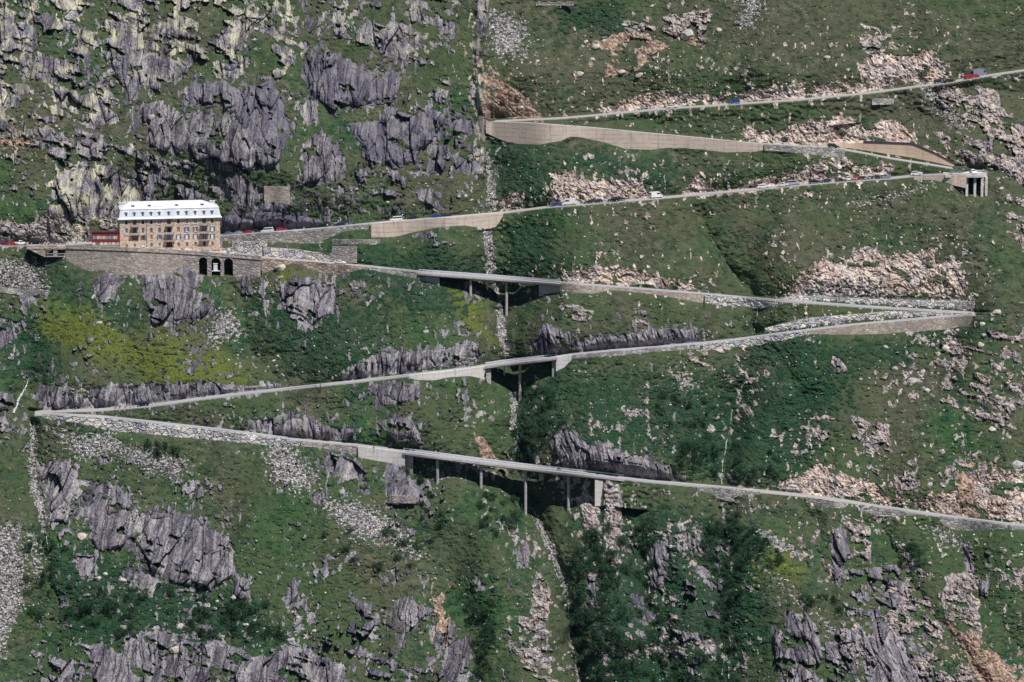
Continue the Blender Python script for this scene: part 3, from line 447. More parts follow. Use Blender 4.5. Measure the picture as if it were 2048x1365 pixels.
# ground never in front of a road (blocks the view of the carriageway)
GP = at(GXX, GYY, YG)
def ground(px, py):
    i = np.clip(np.searchsorted(gx, px)-1, 0, len(gx)-2); j = np.clip(np.searchsorted(gy, py)-1, 0, len(gy)-2)
    a = (px-gx[i])/(gx[i+1]-gx[i]); b = (py-gy[j])/(gy[j+1]-gy[j])
    return (GP[j, i]*(1-a)*(1-b)+GP[j, i+1]*a*(1-b)+GP[j+1, i]*(1-a)*b+GP[j+1, i+1]*a*b)
def mesh_np(name, V, F, mat, smooth=False, parent=None):
    V = np.asarray(V, np.float32).reshape(-1, 3); F = np.asarray(F, np.int32); k = F.shape[1]
    me = bpy.data.meshes.new(name); me.vertices.add(len(V)); me.vertices.foreach_set('co', V.ravel())
    me.loops.add(F.size); me.loops.foreach_set('vertex_index', F.ravel())
    me.polygons.add(len(F)); me.polygons.foreach_set('loop_start', np.arange(0, F.size, k, dtype=np.int32))
    me.update(calc_edges=True)
    me.polygons.foreach_set('use_smooth', np.full(len(F), bool(smooth)))
    for m in (mat if isinstance(mat, (list, tuple)) else [mat]): me.materials.append(m)
    o = bpy.data.objects.new(name, me); C.objects.link(o)
    if parent: o.parent = parent
    return o
def gridfaces(nr, nc):
    a = np.arange(nr*nc).reshape(nr, nc)
    return np.stack([a[:-1, :-1], a[1:, :-1], a[1:, 1:], a[:-1, 1:]], -1).reshape(-1, 4)
# ------------------------------------------------------------------ materials
class NB:
    def __init__(s, name, rough=.9, spec=.2):
        s.m = bpy.data.materials.new(name); s.m.use_nodes = True; s.t = s.m.node_tree; s.b = s.t.nodes['Principled BSDF']
        s.b.inputs['Roughness'].default_value = rough; s.b.inputs['Specular IOR Level'].default_value = spec
    def n(s, ty, **k):
        o = s.t.nodes.new('ShaderNode'+ty)
        for a, v in k.items(): setattr(o, a, v)
        return o
    def l(s, a, b): s.t.links.new(a, b)
    def pos(s, sc=(1, 1, 1), rot=(0, 0, 0), obj=True):
        c = s.n('TexCoord'); m = s.n('Mapping'); s.l(c.outputs['Object'] if obj else s.n('NewGeometry').outputs['Position'], m.inputs[0])
        m.inputs['Scale'].default_value = sc; m.inputs['Rotation'].default_value = rot; return m.outputs[0]
    def noise(s, v, scale, det=3, rough=.55):
        o = s.n('TexNoise'); o.inputs['Scale'].default_value = scale; o.inputs['Detail'].default_value = det; o.inputs['Roughness'].default_value = rough
        s.l(v, o.inputs['Vector']); return o.outputs[0]
    def vor(s, v, scale, feat='F1', out='Distance', rnd=1.):
        o = s.n('TexVoronoi', feature=feat); o.inputs['Scale'].default_value = scale; o.inputs['Randomness'].default_value = rnd; s.l(v, o.inputs['Vector']); return o.outputs[out]
    def ramp(s, f, st):
        o = s.n('ValToRGB'); e = o.color_ramp.elements
        while len(e) < len(st): e.new(.5)
        for q, (p, c) in zip(e, st): q.position = p; q.color = (*c, 1) if len(c) == 3 else c
        s.l(f, o.inputs[0]); return o.outputs[0]
    def rmap(s, f, a, b, c=0., d=1.):
        o = s.n('MapRange'); s.l(f, o.inputs[0])
        for k, v in zip((1, 2, 3, 4), (a, b, c, d)): o.inputs[k].default_value = v
        return o.outputs[0]
    def mix(s, f, a, b, mode='MIX'):
        o = s.n('Mix', data_type='RGBA', blend_type=mode)
        for k, v in ((0, f), (6, a), (7, b)):
            if isinstance(v, (int, float)): o.inputs[k].default_value = v
            elif isinstance(v, tuple): o.inputs[k].default_value = (*v, 1)
            else: s.l(v, o.inputs[k])
        return o.outputs[2]
    def col(s, c):
        if isinstance(c, tuple): s.b.inputs['Base Color'].default_value = (*c, 1)
        else: s.l(c, s.b.inputs['Base Color'])
        return s
    def bump(s, h, dist=.3, st=1.):
        o = s.n('Bump'); o.inputs['Strength'].default_value = st; o.inputs['Distance'].default_value = dist; s.l(h, o.inputs['Height']); s.l(o.outputs[0], s.b.inputs['Normal']); return s
def attr(nb, name, ch=None):
    a = nb.n('Attribute'); a.attribute_name = name
    if ch is None: return a.outputs['Color']
    q = nb.n('SeparateColor'); nb.l(a.outputs['Color'], q.inputs[0]); return q.outputs[ch]
def terrain_mat():
    b = NB('hillside', .95, .08)
    p = b.pos()
    A = b.n('Attribute'); A.attribute_name = 'ma'; sa = b.n('SeparateColor'); b.l(A.outputs['Color'], sa.inputs[0]); alA = A.outputs['Alpha']
    Bq = b.n('Attribute'); Bq.attribute_name = 'mb'; sb = b.n('SeparateColor'); b.l(Bq.outputs['Color'], sb.inputs[0]); alB = Bq.outputs['Alpha']
    rock, scr, cut, earth = sa.outputs[0], sa.outputs[1], sa.outputs[2], alA
    yel, dk, lich, tone = sb.outputs[0], sb.outputs[1], sb.outputs[2], alB
    n1 = b.noise(p, .035, 4); n2 = b.noise(p, .22, 4, .65); n3 = b.noise(p, 1.1, 4, .7); n4 = b.noise(p, .09, 3)
    g = b.ramp(n2, [(.32, (.014, .042, .022)), (.44, (.028, .074, .028)), (.54, (.050, .094, .030)), (.68, (.090, .108, .040))])
    g2 = b.ramp(n2, [(.32, (.030, .046, .024)), (.45, (.062, .072, .036)), (.56, (.098, .094, .052)), (.70, (.150, .130, .085))])
    g = b.mix(b.rmap(tone, 0, 1), g, g2)
    g = b.mix(b.rmap(n1, .42, .60, 0, .6), g, (.100, .094, .050))
    g = b.mix(b.rmap(b.noise(b.pos((1, 1, 1)), .017, 3), .45, .62, 0, .55), g, (.055, .088, .030))
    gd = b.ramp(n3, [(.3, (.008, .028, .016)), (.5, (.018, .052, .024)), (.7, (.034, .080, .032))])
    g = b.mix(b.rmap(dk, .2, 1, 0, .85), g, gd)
    gy_ = b.ramp(n3, [(.3, (.05, .08, .014)), (.5, (.115, .135, .022)), (.7, (.20, .195, .032))])
    g = b.mix(b.rmap(yel, .1, 1, 0, .85), g, gy_)
    g = b.mix(b.rmap(n3, .34, .46, .5, 0), g, (.008, .024, .014))
    g = b.mix(b.rmap(n3, .60, .70, 0, .45), g, (.17, .16, .07))
    g = b.mix(1., g, (.90, .98, 1.16), 'MULTIPLY')
    # schist: purple grey, streaked down the slabs, yellow-green lichen
    ps = b.pos((1, 1, .10)); s1 = b.noise(ps, 1.5, 5, .7); s2 = b.noise(p, .16, 4); s3 = b.noise(p, 2.0, 4, .7)
    r = b.ramp(s1, [(.30, (.050, .048, .072)), (.42, (.135, .13, .165)), (.55, (.245, .238, .268)), (.70, (.42, .41, .405))])
    r = b.mix(b.rmap(s3, .56, .66, 0, .55), r, (.09, .085, .095))
    r = b.mix(b.rmap(b.noise(b.pos((1, 1, .07)), .55, 4, .6), .50, .60, 0, .62), r, (.075, .068, .095))
    lf = b.n('Math', operation='MULTIPLY'); b.l(b.rmap(s2, .42, .58), lf.inputs[0]); b.l(b.rmap(lich, 0, 1, .16, 1), lf.inputs[1])
    lf2 = b.n('Math', operation='MULTIPLY'); b.l(lf.outputs[0], lf2.inputs[0]); b.l(b.rmap(s3, .35, .5), lf2.inputs[1])
    r = b.mix(lf2.outputs[0], r, (.42, .42, .31))
    ck = b.ramp(b.noise(p, 1.3, 5, .75), [(.30, (.16, .135, .125)), (.42, (.38, .325, .285)), (.55, (.54, .475, .42)), (.70, (.72, .66, .60))])
    ck = b.mix(b.rmap(b.noise(p, .07, 4), .48, .60, 0, .6), ck, (.42, .32, .25))
    ck = b.mix(b.rmap(b.noise(p, .12, 3), .5, .66, 0, .7), ck, (.42, .40, .40))
    r = b.mix(cut, r, ck)
    er = b.ramp(b.noise(p, .9, 5, .7), [(.35, (.17, .12, .09)), (.5, (.30, .215, .16)), (.65, (.46, .38, .31))])
    r = b.mix(earth, r, er)
    sl_ = attr(b, 'mc', 0)
    r = b.mix(1., r, b.ramp(sl_, [(.2, (.42, .40, .46)), (.5, (.95, .93, .97)), (.8, (1.5, 1.47, 1.42))]), 'MULTIPLY')
    r = b.mix(b.rmap(attr(b, 'mc', 2), .2, .8, 0, .5), r, (.10, .095, .14))  # kind B cliffs: purple rock, with shade of overhanging faces put into the colour
    c = b.mix(b.rmap(rock, .35, .6), g, r)
    sv = b.n('TexVoronoi'); sv.inputs['Scale'].default_value = 1.25; b.l(p, sv.inputs['Vector']); sx = b.n('SeparateColor'); b.l(sv.outputs['Color'], sx.inputs[0])
    scc = b.ramp(sx.outputs[0], [(0, (.22, .21, .23)), (.5, (.40, .385, .40)), (1, (.64, .62, .62))])
    scc = b.mix(b.rmap(n2, .5, .62, 0, .5), scc, (.30, .27, .25))
    scc = b.mix(b.rmap(sv.outputs['Distance'], .38, .6, 0, .8), scc, (.05, .05, .05))
    c = b.mix(b.rmap(scr, .35, .6), c, scc)
    b.col(c)
    h = b.n('Math', operation='ADD'); b.l(n3, h.inputs[0]); b.l(s1, h.inputs[1])
    b.bump(h.outputs[0], .5, .9)
    return b.m
def stone_mat(name, scale, cols, joint, jw=.06, stretch=1.6, bumpd=.12):
    b = NB(name, .9, .15)
    p = b.pos((1/stretch, 1, 1)); v = b.n('TexVoronoi'); v.inputs['Scale'].default_value = scale; b.l(p, v.inputs['Vector'])
    s = b.n('SeparateColor'); b.l(v.outputs['Color'], s.inputs[0])
    c = b.ramp(s.outputs[0], [(i/(len(cols)-1), k) for i, k in enumerate(cols)])
    e = b.vor(p, scale, 'DISTANCE_TO_EDGE'); c = b.mix(b.rmap(e, 0, jw, .85, 0), c, joint)
    c = b.mix(b.rmap(b.noise(b.pos(), .5, 4), .45, .7, 0, .35), c, tuple(x*.55 for x in cols[0]))
    b.col(c); b.bump(b.rmap(e, 0, jw*2.5), bumpd, 1); return b.m
def conc_mat(name, base, dark, stain=.5):
    b = NB(name, .85, .2)
    c = b.mix(b.rmap(b.noise(b.pos(), .35, 5, .65), .4, .7, 0, .6), base, dark)
    c = b.mix(b.rmap(b.noise(b.pos((1, 1, .12)), .9, 4), .55, .72, 0, stain), c, tuple(x*.45 for x in dark))
    l = b.n('TexWave', wave_type='BANDS', bands_direction='Z'); l.inputs['Scale'].default_value = .16; l.inputs['Distortion'].default_value = 3; l.inputs['Detail'].default_value = 3; l.inputs['Detail Scale'].default_value = .25; b.l(b.pos(), l.inputs['Vector'])
    vj = b.n('TexWave', wave_type='BANDS', bands_direction='X'); vj.inputs['Scale'].default_value = .045; b.l(b.pos(), vj.inputs['Vector']); c = b.mix(b.rmap(vj.outputs[0], .9985, 1, 0, .6), c, tuple(x*.4 for x in dark))
    f = b.n('Math', operation='MULTIPLY'); b.l(b.rmap(l.outputs[0], .93, 1, 0, stain*1.3), f.inputs[0]); b.l(b.rmap(b.noise(b.pos(), .3, 3), .4, .55), f.inputs[1])
    c = b.mix(f.outputs[0], c, tuple(x*.3 for x in dark)); b.col(c); return b.m
def plain(name, c, rough=.6, spec=.3, metal=0., var=.15):
    b = NB(name, rough, spec); b.b.inputs['Metallic'].default_value = metal
    b.col(b.mix(b.rmap(b.noise(b.pos(), 1.7, 3), .35, .7, 0, var), c, tuple(x*.6 for x in c))); return b.m
M = {
 'ground': terrain_mat(),
 'conc': conc_mat('stained_concrete', (.60, .50, .44), (.46, .385, .34)),
 'tan': conc_mat('tan_concrete', (.58, .45, .35), (.50, .36, .27), .25),
 'grey': conc_mat('light_concrete', (.66, .63, .62), (.50, .48, .48), .35),
 'deck': conc_mat('bridge_concrete', (.42, .40, .41), (.32, .30, .32), .5),
 'dark': plain('dark_coping', (.07, .055, .06), .9),
 'dry': stone_mat('dry_stone', .75, [(.22, .21, .22), (.38, .36, .35), (.52, .50, .47)], (.07, .065, .065)),
 'fine': stone_mat('masonry', 1.1, [(.34, .29, .26), (.44, .38, .34), (.56, .50, .45)], (.19, .165, .15), .09, 1.8, .06),
 'stone': stone_mat('grey_masonry', .8, [(.27, .245, .24), (.38, .35, .335), (.48, .44, .41)], (.14, .12, .12), .08),
 'pink': stone_mat('reddish_masonry', .8, [(.27, .185, .16), (.42, .32, .27), (.50, .44, .40)], (.11, .08, .08), .08),
 'rip': stone_mat('boulder_blocks', .45, [(.36, .36, .40), (.48, .48, .51), (.58, .54, .50), (.74, .72, .70)], (.12, .12, .14), .05, 1.3, .3),
 'road': plain('asphalt', (.37, .355, .355), .95, .1),
 'rail': plain('galvanised_steel', (.62, .67, .76), .5, .5, .3),
 'stoneb': None,
}
def setp(o, label=None, cat=None, group=None, kind=None):
    if label: o['label'] = label
    if cat: o['category'] = cat
    if group: o['group'] = group
    if kind: o['kind'] = kind
    return o
# ------------------------------------------------------------------ ground mesh
g = mesh_np('hillside', GP.reshape(-1, 3), gridfaces(*shp), M['ground']); setp(g, kind='structure')
# turf takes ledges, bare rock keeps the steep faces
dY = np.gradient(YG, axis=0)/np.gradient(gy)[:, None]; steep = (-dY).ravel()     # metres of depth per pixel upwards: flat ledges are large
rockf = np.clip(Mrock*sstep(1.3, .75, steep+.25*brk*(Mrock < 2)), 0, 1)
rockf = np.where(Mk['K'] > .3, Mrock, rockf)
# nothing bare on road strips
tone = np.clip(.55+.3*sstep(1150, 1500, X)*sstep(1000, 500, Yp)+.9*fbm(X/170, Yp/150, 2, 71)+.35*sstep(620, 100, Yp)*sstep(900, 1300, X)-.25*sstep(500, 1100, Yp)+.2*sstep(300, 100, Yp), 0, 1)
def att(name, arrs):
    a = g.data.color_attributes.new(name, 'FLOAT_COLOR', 'POINT'); a.data.foreach_set('color', np.stack(arrs, -1).astype(np.float32).ravel())
lich = np.clip(Mk['L']+.35*sstep(400, 0, Yp), 0, 1)
att('ma', [rockf, Mscr, np.clip(Mk['K']+.5*Mk['W']+.35*Mk['R'], 0, 1), Mk['E']])
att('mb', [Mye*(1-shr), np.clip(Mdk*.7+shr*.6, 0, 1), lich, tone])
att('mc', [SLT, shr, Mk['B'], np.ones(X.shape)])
# ------------------------------------------------------------------ roads
def ribbon(name, A, Bv, mat, lift=.12):
    n = len(A); V = np.concatenate([A+[0, 0, lift], Bv+[0, 0, lift], Bv+[0, 0, lift-.5], A+[0, 0, lift-.5]]); F = []
    for i in range(n-1):
        for r in range(4):
            a, b_ = r*n, ((r+1) % 4)*n
            F.append((a+i, a+i+1, b_+i+1, b_+i))
    F += [(0, n, 2*n, 3*n), (n-1, 4*n-1, 3*n-1, 2*n-1)]
    return mesh_np(name, V, F, mat)
for k, r in ROADS.items():
    a, b = RNG[k]; px, _ = proj(r['c']); m = (px > a-8) & (px < b+8)
    idx = np.nonzero(m)[0]; f = r['f'][idx]; bb = r['b'][idx]
    setp(ribbon('road', f, bb, M['road']), kind='structure')
# ------------------------------------------------------------------ walls
def wall(w):
    xs, t, b, Y = w['L']; n = len(xs)
    if w['m'] == 'below':
        T = at(xs, t, Y); T[:, 2] = roadat(w['r'], xs, 'f')[2]+.15+w.get('par', .25)
    else: T = at(xs, t, Y)
    Bt = at(xs, b+3, Y-.15); Bt[:, 0] = T[:, 0]; Bt[:, 2] -= .3
    nr = 2
    if w['mat'] == 'rip': nr = max(3, int((T[:, 2]-Bt[:, 2]).max()/.35)); 
    rows = [T*(1-s)+Bt*s for s in np.linspace(0, 1, nr)]
    V = np.array(rows)
    if w['mat'] == 'rip':
        xx = V[..., 0]; zz = V[..., 2]
        if True:   # denser columns
            xi = np.linspace(0, n-1, n*3); i0 = np.minimum(xi.astype(int), n-2); fr = (xi-i0)[None, :, None]
            V = V[:, i0]*(1-fr)+V[:, i0+1]*fr; n = len(xi); xx = V[..., 0]; zz = V[..., 2]
        _, db, hb, ox, oy = cells(xx/1.5, zz/1.15, 33)
        V[..., 1] += (RV[hb, 0]-.5)*.3+ox*(RV[hb, 1]-.5)*.4+oy*(RV[hb, 2]-.5)*.4+.25*sstep(.14, 0, db)+.25*(V[..., 2]-V[:1, :, 2])*-1*-.0
    back = V[:, :, :].copy(); back[..., 1] = V[..., 1].max()*0+V[..., 1]+.7
    allv = np.concatenate([back[:1], V, back[-1:]])
    o = mesh_np(w['n'], allv.reshape(-1, 3), gridfaces(nr+2, n), M[w['mat']])
    # end caps
    return setp(o, w['label'], w['cat'])
for w in WALLS:
    if w['m'] == 'free':
        xs, t, b, Y = w['L']; Y = np.array([min(ground(x+d_, y_)[1] for d_ in (-5, 0, 5)) for x, y_ in zip(xs, b)])-.2
        for q in range(4): Y[1:-1] = (Y[:-2]+Y[1:-1]*2+Y[2:])/4
        w['L'] = (xs, t, b, Y)
    if 'arches' in w: continue
    wall(w)
# __ASSEMBLE__
# ------------------------------------------------------------------ mesh builder
class MB:
    def __init__(s): s.v = []; s.f = []; s.k = []
    def quad(s, *p, mi=0):
        n = len(s.v); s.v += [tuple(map(float, q)) for q in p]; s.f.append(tuple(range(n, n+len(p)))); s.k.append(mi); return s
    def box(s, x0, x1, y0, y1, z0, z1, mi=0, tx=0, ty=0):
        n = len(s.v)
        s.v += [(x0, y0, z0), (x1, y0, z0), (x1, y1, z0), (x0, y1, z0), (x0+tx, y0+ty, z1), (x1-tx, y0+ty, z1), (x1-tx, y1-ty, z1), (x0+tx, y1-ty, z1)]
        for f in ((0, 3, 2, 1), (4, 5, 6, 7), (0, 1, 5, 4), (1, 2, 6, 5), (2, 3, 7, 6), (3, 0, 4, 7)): s.f.append(tuple(n+i for i in f)); s.k.append(mi)
        return s
    def prism(s, prof, y0, y1, mi=0, inset=None):
        """profile in x,z swept along y; inset = list of per-point narrowing"""
        n = len(s.v); m = len(prof); ins = inset or [0]*m
        s.v += [(p[0], y0+i, p[1]) for p, i in zip(prof, ins)]+[(p[0], y1-i, p[1]) for p, i in zip(prof, ins)]
        s.f.append(tuple(n+i for i in range(m))); s.f.append(tuple(n+m+i for i in range(m-1, -1, -1))); s.k += [mi, mi]
        for i in range(m):
            j = (i+1) % m; s.f.append((n+i, n+m+i, n+m+j, n+j)); s.k.append(mi)
        return s
    def cyl(s, a, b, r, r2=None, seg=8, mi=0):
        a = Vector(a); b = Vector(b); r2 = r if r2 is None else r2; d = (b-a).normalized(); u = d.orthogonal().normalized(); w = d.cross(u); n = len(s.v)
        for p, q in ((a, r), (b, r2)):
            for i in range(seg):
                t = 2*math.pi*i/seg; s.v.append(tuple(p+(u*math.cos(t)+w*math.sin(t))*q))
        for i in range(seg):
            j = (i+1) % seg; s.f.append((n+i, n+j, n+seg+j, n+seg+i)); s.k.append(mi)
        s.f.append(tuple(n+i for i in range(seg-1, -1, -1))); s.f.append(tuple(n+seg+i for i in range(seg))); s.k += [mi, mi]
        return s
    def build(s, name, mat, parent=None, smooth=False):
        me = bpy.data.meshes.new(name); me.from_pydata(s.v, [], s.f)
        for m in (mat if isinstance(mat, (list, tuple)) else [mat]): me.materials.append(m)
        if len(me.materials) > 1: me.polygons.foreach_set('material_index', s.k)
        if smooth: me.polygons.foreach_set('use_smooth', [True]*len(s.f))
        me.update(); o = bpy.data.objects.new(name, me); C.objects.link(o)
        if parent: o.parent = parent
        return o
def empty(name, loc, rz=0, label=None, cat=None, group=None):
    o = bpy.data.objects.new(name, None); C.objects.link(o); o.location = [float(q) for q in loc]; o.rotation_euler = (0, 0, rz); o.empty_display_size = .5
    return setp(o, label, cat, group)
def kids(o): return [c for c in bpy.data.objects if c.parent == o]
TREE = {}
def copy_tree(o, parent=None):
    c = o.copy(); C.objects.link(c)
    if parent: c.parent = parent
    if o not in TREE: TREE[o] = kids(o)
    for k in TREE[o]: copy_tree(k, c)
    return c
MCACHE = {}
def cm(name, c, **k):
    key = (name, c)
    if key not in MCACHE: MCACHE[key] = plain(name, c, **k)
    return MCACHE[key]
GLASS = plain('window_glass', (.03, .045, .07), .12, .6, 0, .3); RUB = plain('black_rubber', (.025, .025, .028), .8)
# ------------------------------------------------------------------ arcade wall below the terrace
def arcade(w):
    xs, t, b, Y = w['L']; n = int((xs[-1]-xs[0])*2.0); xx = np.linspace(xs[0], xs[-1], n)
    tr, Yr, zr = roadat('D', xx, 'f'); Yw = Yr-.25; zt = zr+.15+w['par']; T = at(xx, tr, Yw); T[:, 2] = zt
    bb = np.interp(xx, xs, b)+4; Bz = at(xx, bb, Yw)[:, 2]; X_ = T[:, 0]
    arch = [(397.5, 415.5, 515, 552), (422.5, 441, 516, 556), (447.5, 466, 517, 556)]
    open_ = np.zeros(n); crown = np.full(n, -1e9)
    for a0, a1, top, bot in arch:
        m = (xx >= a0) & (xx <= a1); u = (xx[m]-(a0+a1)/2)/((a1-a0)/2); r = (a1-a0)/2
        crown[m] = at(xx[m], top+r-r*np.sqrt(np.clip(1-u*u, 0, 1)), Yw[m])[:, 2]; open_[m] = 1
    mb = MB()
    for i in range(n-1):
        if open_[i] and open_[i+1]: lo = (crown[i], crown[i+1])
        else: lo = (Bz[i], Bz[i+1])
        p = [(X_[i], Yw[i], zt[i]), (X_[i], Yw[i], lo[0]), (X_[i+1], Yw[i+1], lo[1]), (X_[i+1], Yw[i+1], zt[i+1])]
        mb.quad(*p); q = [(a, y+2.5, z) for a, y, z in p]
        if open_[i] and open_[i+1]: mb.quad(p[1], q[1], q[2], p[2])
        mb.quad(p[0], p[3], (p[3][0], p[3][1]+.6, p[3][2]), (p[0][0], p[0][1]+.6, p[0][2]))
        if bool(open_[i]) != bool(open_[i+1]):
            k = i+1 if open_[i+1] else i; j = i if open_[i+1] else i+1
            mb.quad((X_[j], Yw[j], crown[k]), (X_[j], Yw[j]+2.5, crown[k]), (X_[j], Yw[j]+2.5, Bz[j]), (X_[j], Yw[j], Bz[j]))
    root = empty('arched_terrace_wall', (X_[n//2], Yw[n//2], Bz.min()), 0, w['label'], w['cat'])
    def par(o): o.parent = root; o.matrix_parent_inverse = Matrix.Translation(-root.location); return o
    par(mb.build('arcade_wall', M['stone']))
    for a0, a1, top, bot in arch:
        r = MB(); N = 14; c = (a0+a1)/2; R_ = (a1-a0)/2; yw = float(np.interp(c, xx, Yw))-.12
        for i in range(N):
            A1, A2 = math.pi*i/N, math.pi*(i+1)/N
            P_ = [at(c-math.cos(A)*q, top+R_-math.sin(A)*q, yw) for A, q in ((A1, R_), (A1, R_+2.6), (A2, R_+2.6), (A2, R_))]
            r.quad(*P_); r.quad(*[P_[1], P_[1]+[0, .15, 0], P_[2]+[0, .15, 0], P_[2]])
        par(r.build('arch_ring', M['fine']))
    ld = MB()
    for i in range(0, n-4, 4):
        z0 = zr[i]-.15; z1 = zr[i+4]-.15
        for (dz, a) in ((0, 0), ):
            ld.quad((X_[i], Yw[i]-.35, z0), (X_[i], Yw[i]-.35, z0-.3), (X_[i+4], Yw[i+4]-.35, z1-.3), (X_[i+4], Yw[i+4]-.35, z1))
            ld.quad((X_[i], Yw[i]-.35, z0), (X_[i+4], Yw[i+4]-.35, z1), (X_[i+4], Yw[i+4]-.01, z1), (X_[i], Yw[i]-.01, z0))
            ld.quad((X_[i], Yw[i]-.35, z0-.3), (X_[i], Yw[i]-.01, z0-.3), (X_[i+4], Yw[i+4]-.01, z1-.3), (X_[i+4], Yw[i+4]-.35, z1-.3))
    par(ld.build('stone_ledge', M['fine']))
    # buttress strip and white cabin in the middle arch
    bt = MB(); P_ = at(418.8, 545, float(np.interp(419, xx, Yw))); bt.box(P_[0]-.9, P_[0]+.9, P_[1]-.7, P_[1]+.2, P_[2]-4, float(np.interp(419, xx, zr))+.9); par(bt.build('buttress', M['stone']))
    yc = float(np.interp(431, xx, Yw)); P_ = at(431, 542, yc+.3); r2 = empty('service_cabin', (P_[0], P_[1], P_[2]), 0, 'small white cabin on a shelf inside the middle arch of the arcade', 'cabin')
    MB().box(-.85, .85, 0, 1.6, 0, 3.0).build('cabin_body', M['white'], r2); MB().box(-1.0, 1.0, -.15, 1.75, 3.002, 3.2).build('roof', M['white'], r2); MB().box(-2.0, 2.0, -.5, 1.9, -.25, -.003).build('shelf', M['rail'], r2)
M['white'] = plain('white_paint', (.72, .73, .74), .6, .3, 0, .12)
arcade([w for w in WALLS if 'arches' in w][0])
for w in WALLS:      # ledge line of the terrace parapet, coping and openings
    xs, t, b, Y = w['L']
    if w['mat'] == 'fine' and w.get('ledge'):
        tr, Yr, zr = roadat('D', xs, 'f'); Xw = at(xs, tr, Yr)[:, 0]; mb = MB()
        for i in range(len(xs)-1): 
            a = [(Xw[i], Yr[i]-.6, zr[i]-.2), (Xw[i], Yr[i]-.6, zr[i]-.5), (Xw[i+1], Yr[i+1]-.6, zr[i+1]-.5), (Xw[i+1], Yr[i+1]-.6, zr[i+1]-.2)]; c_ = [(p[0], p[1]+.34, p[2]) for p in a]
            mb.quad(*a); mb.quad(a[0], a[3], c_[3], c_[0]); mb.quad(a[1], c_[1], c_[2], a[2])
        o = mb.build('stone_ledge', M['stone']); o.parent = bpy.data.objects['terrace_wall']
    if w.get('cope'):
        xf = np.linspace(1727, 1912, 40); tf = np.interp(xf, xs, t); P_ = at(xf, tf, np.interp(xf, xs, Y)-.15); mb = MB()
        for i in range(39):
            a, c_ = P_[i], P_[i+1]; mb.quad(a+[0, 0, .9], a-[0, 0, .1], c_-[0, 0, .1], c_+[0, 0, .9]); mb.quad(a+[0, 0, .9], c_+[0, 0, .9], c_+[0, .6, .9], a+[0, .6, .9]); mb.quad(a-[0, 0, .1], a+[0, .6, -.1], c_+[0, .6, -.1], c_-[0, 0, .1])
        o = mb.build('snow_fence', M['dark']); setp(o, 'dark rail fence along the top of the tan wall at the upper right bend', 'fence')
def arched_patch(name, px0, px1, top, bot, arches, label, cat, off, mat='stone', Yv=None):
    """old masonry face with arch openings, standing free in front of a recess"""
    n = int((px1-px0)*2); xx = np.linspace(px0, px1, n); Yw = (Yv if Yv is not None else float(B0((px0+px1)/2, bot)))+off; mb = MB()
    tp = np.interp(xx, [px0, px1], top); bt = np.full(n, float(bot)); op = np.zeros(n, bool); cr = bt.copy()
    for a0, a1, at_ in arches:
        m = (xx >= a0) & (xx <= a1); r = (a1-a0)/2; u = (xx[m]-(a0+a1)/2)/r; cr[m] = at_+r-r*np.sqrt(np.clip(1-u*u, 0, 1)); op |= m
    for i in range(n-1):
        lo = (cr[i], cr[i+1]) if op[i] and op[i+1] else (bt[i], bt[i+1])
        p = [at(xx[i], tp[i], Yw), at(xx[i], lo[0], Yw), at(xx[i+1], lo[1], Yw), at(xx[i+1], tp[i+1], Yw)]; q = [v+[0, 2.5, 0] for v in p]
        mb.quad(*p); mb.quad(p[0], p[3], q[3], q[0]); mb.quad(p[1], q[1], q[2], p[2])
        if op[i] != op[i+1]:
            k = i if op[i] else i+1; mb.quad(at(xx[k], cr[k], Yw), at(xx[k], cr[k], Yw)+[0, 2.5, 0], at(xx[k], bot, Yw)+[0, 2.5, 0], at(xx[k], bot, Yw))
    return setp(mb.build(name, M[mat]), label, cat)
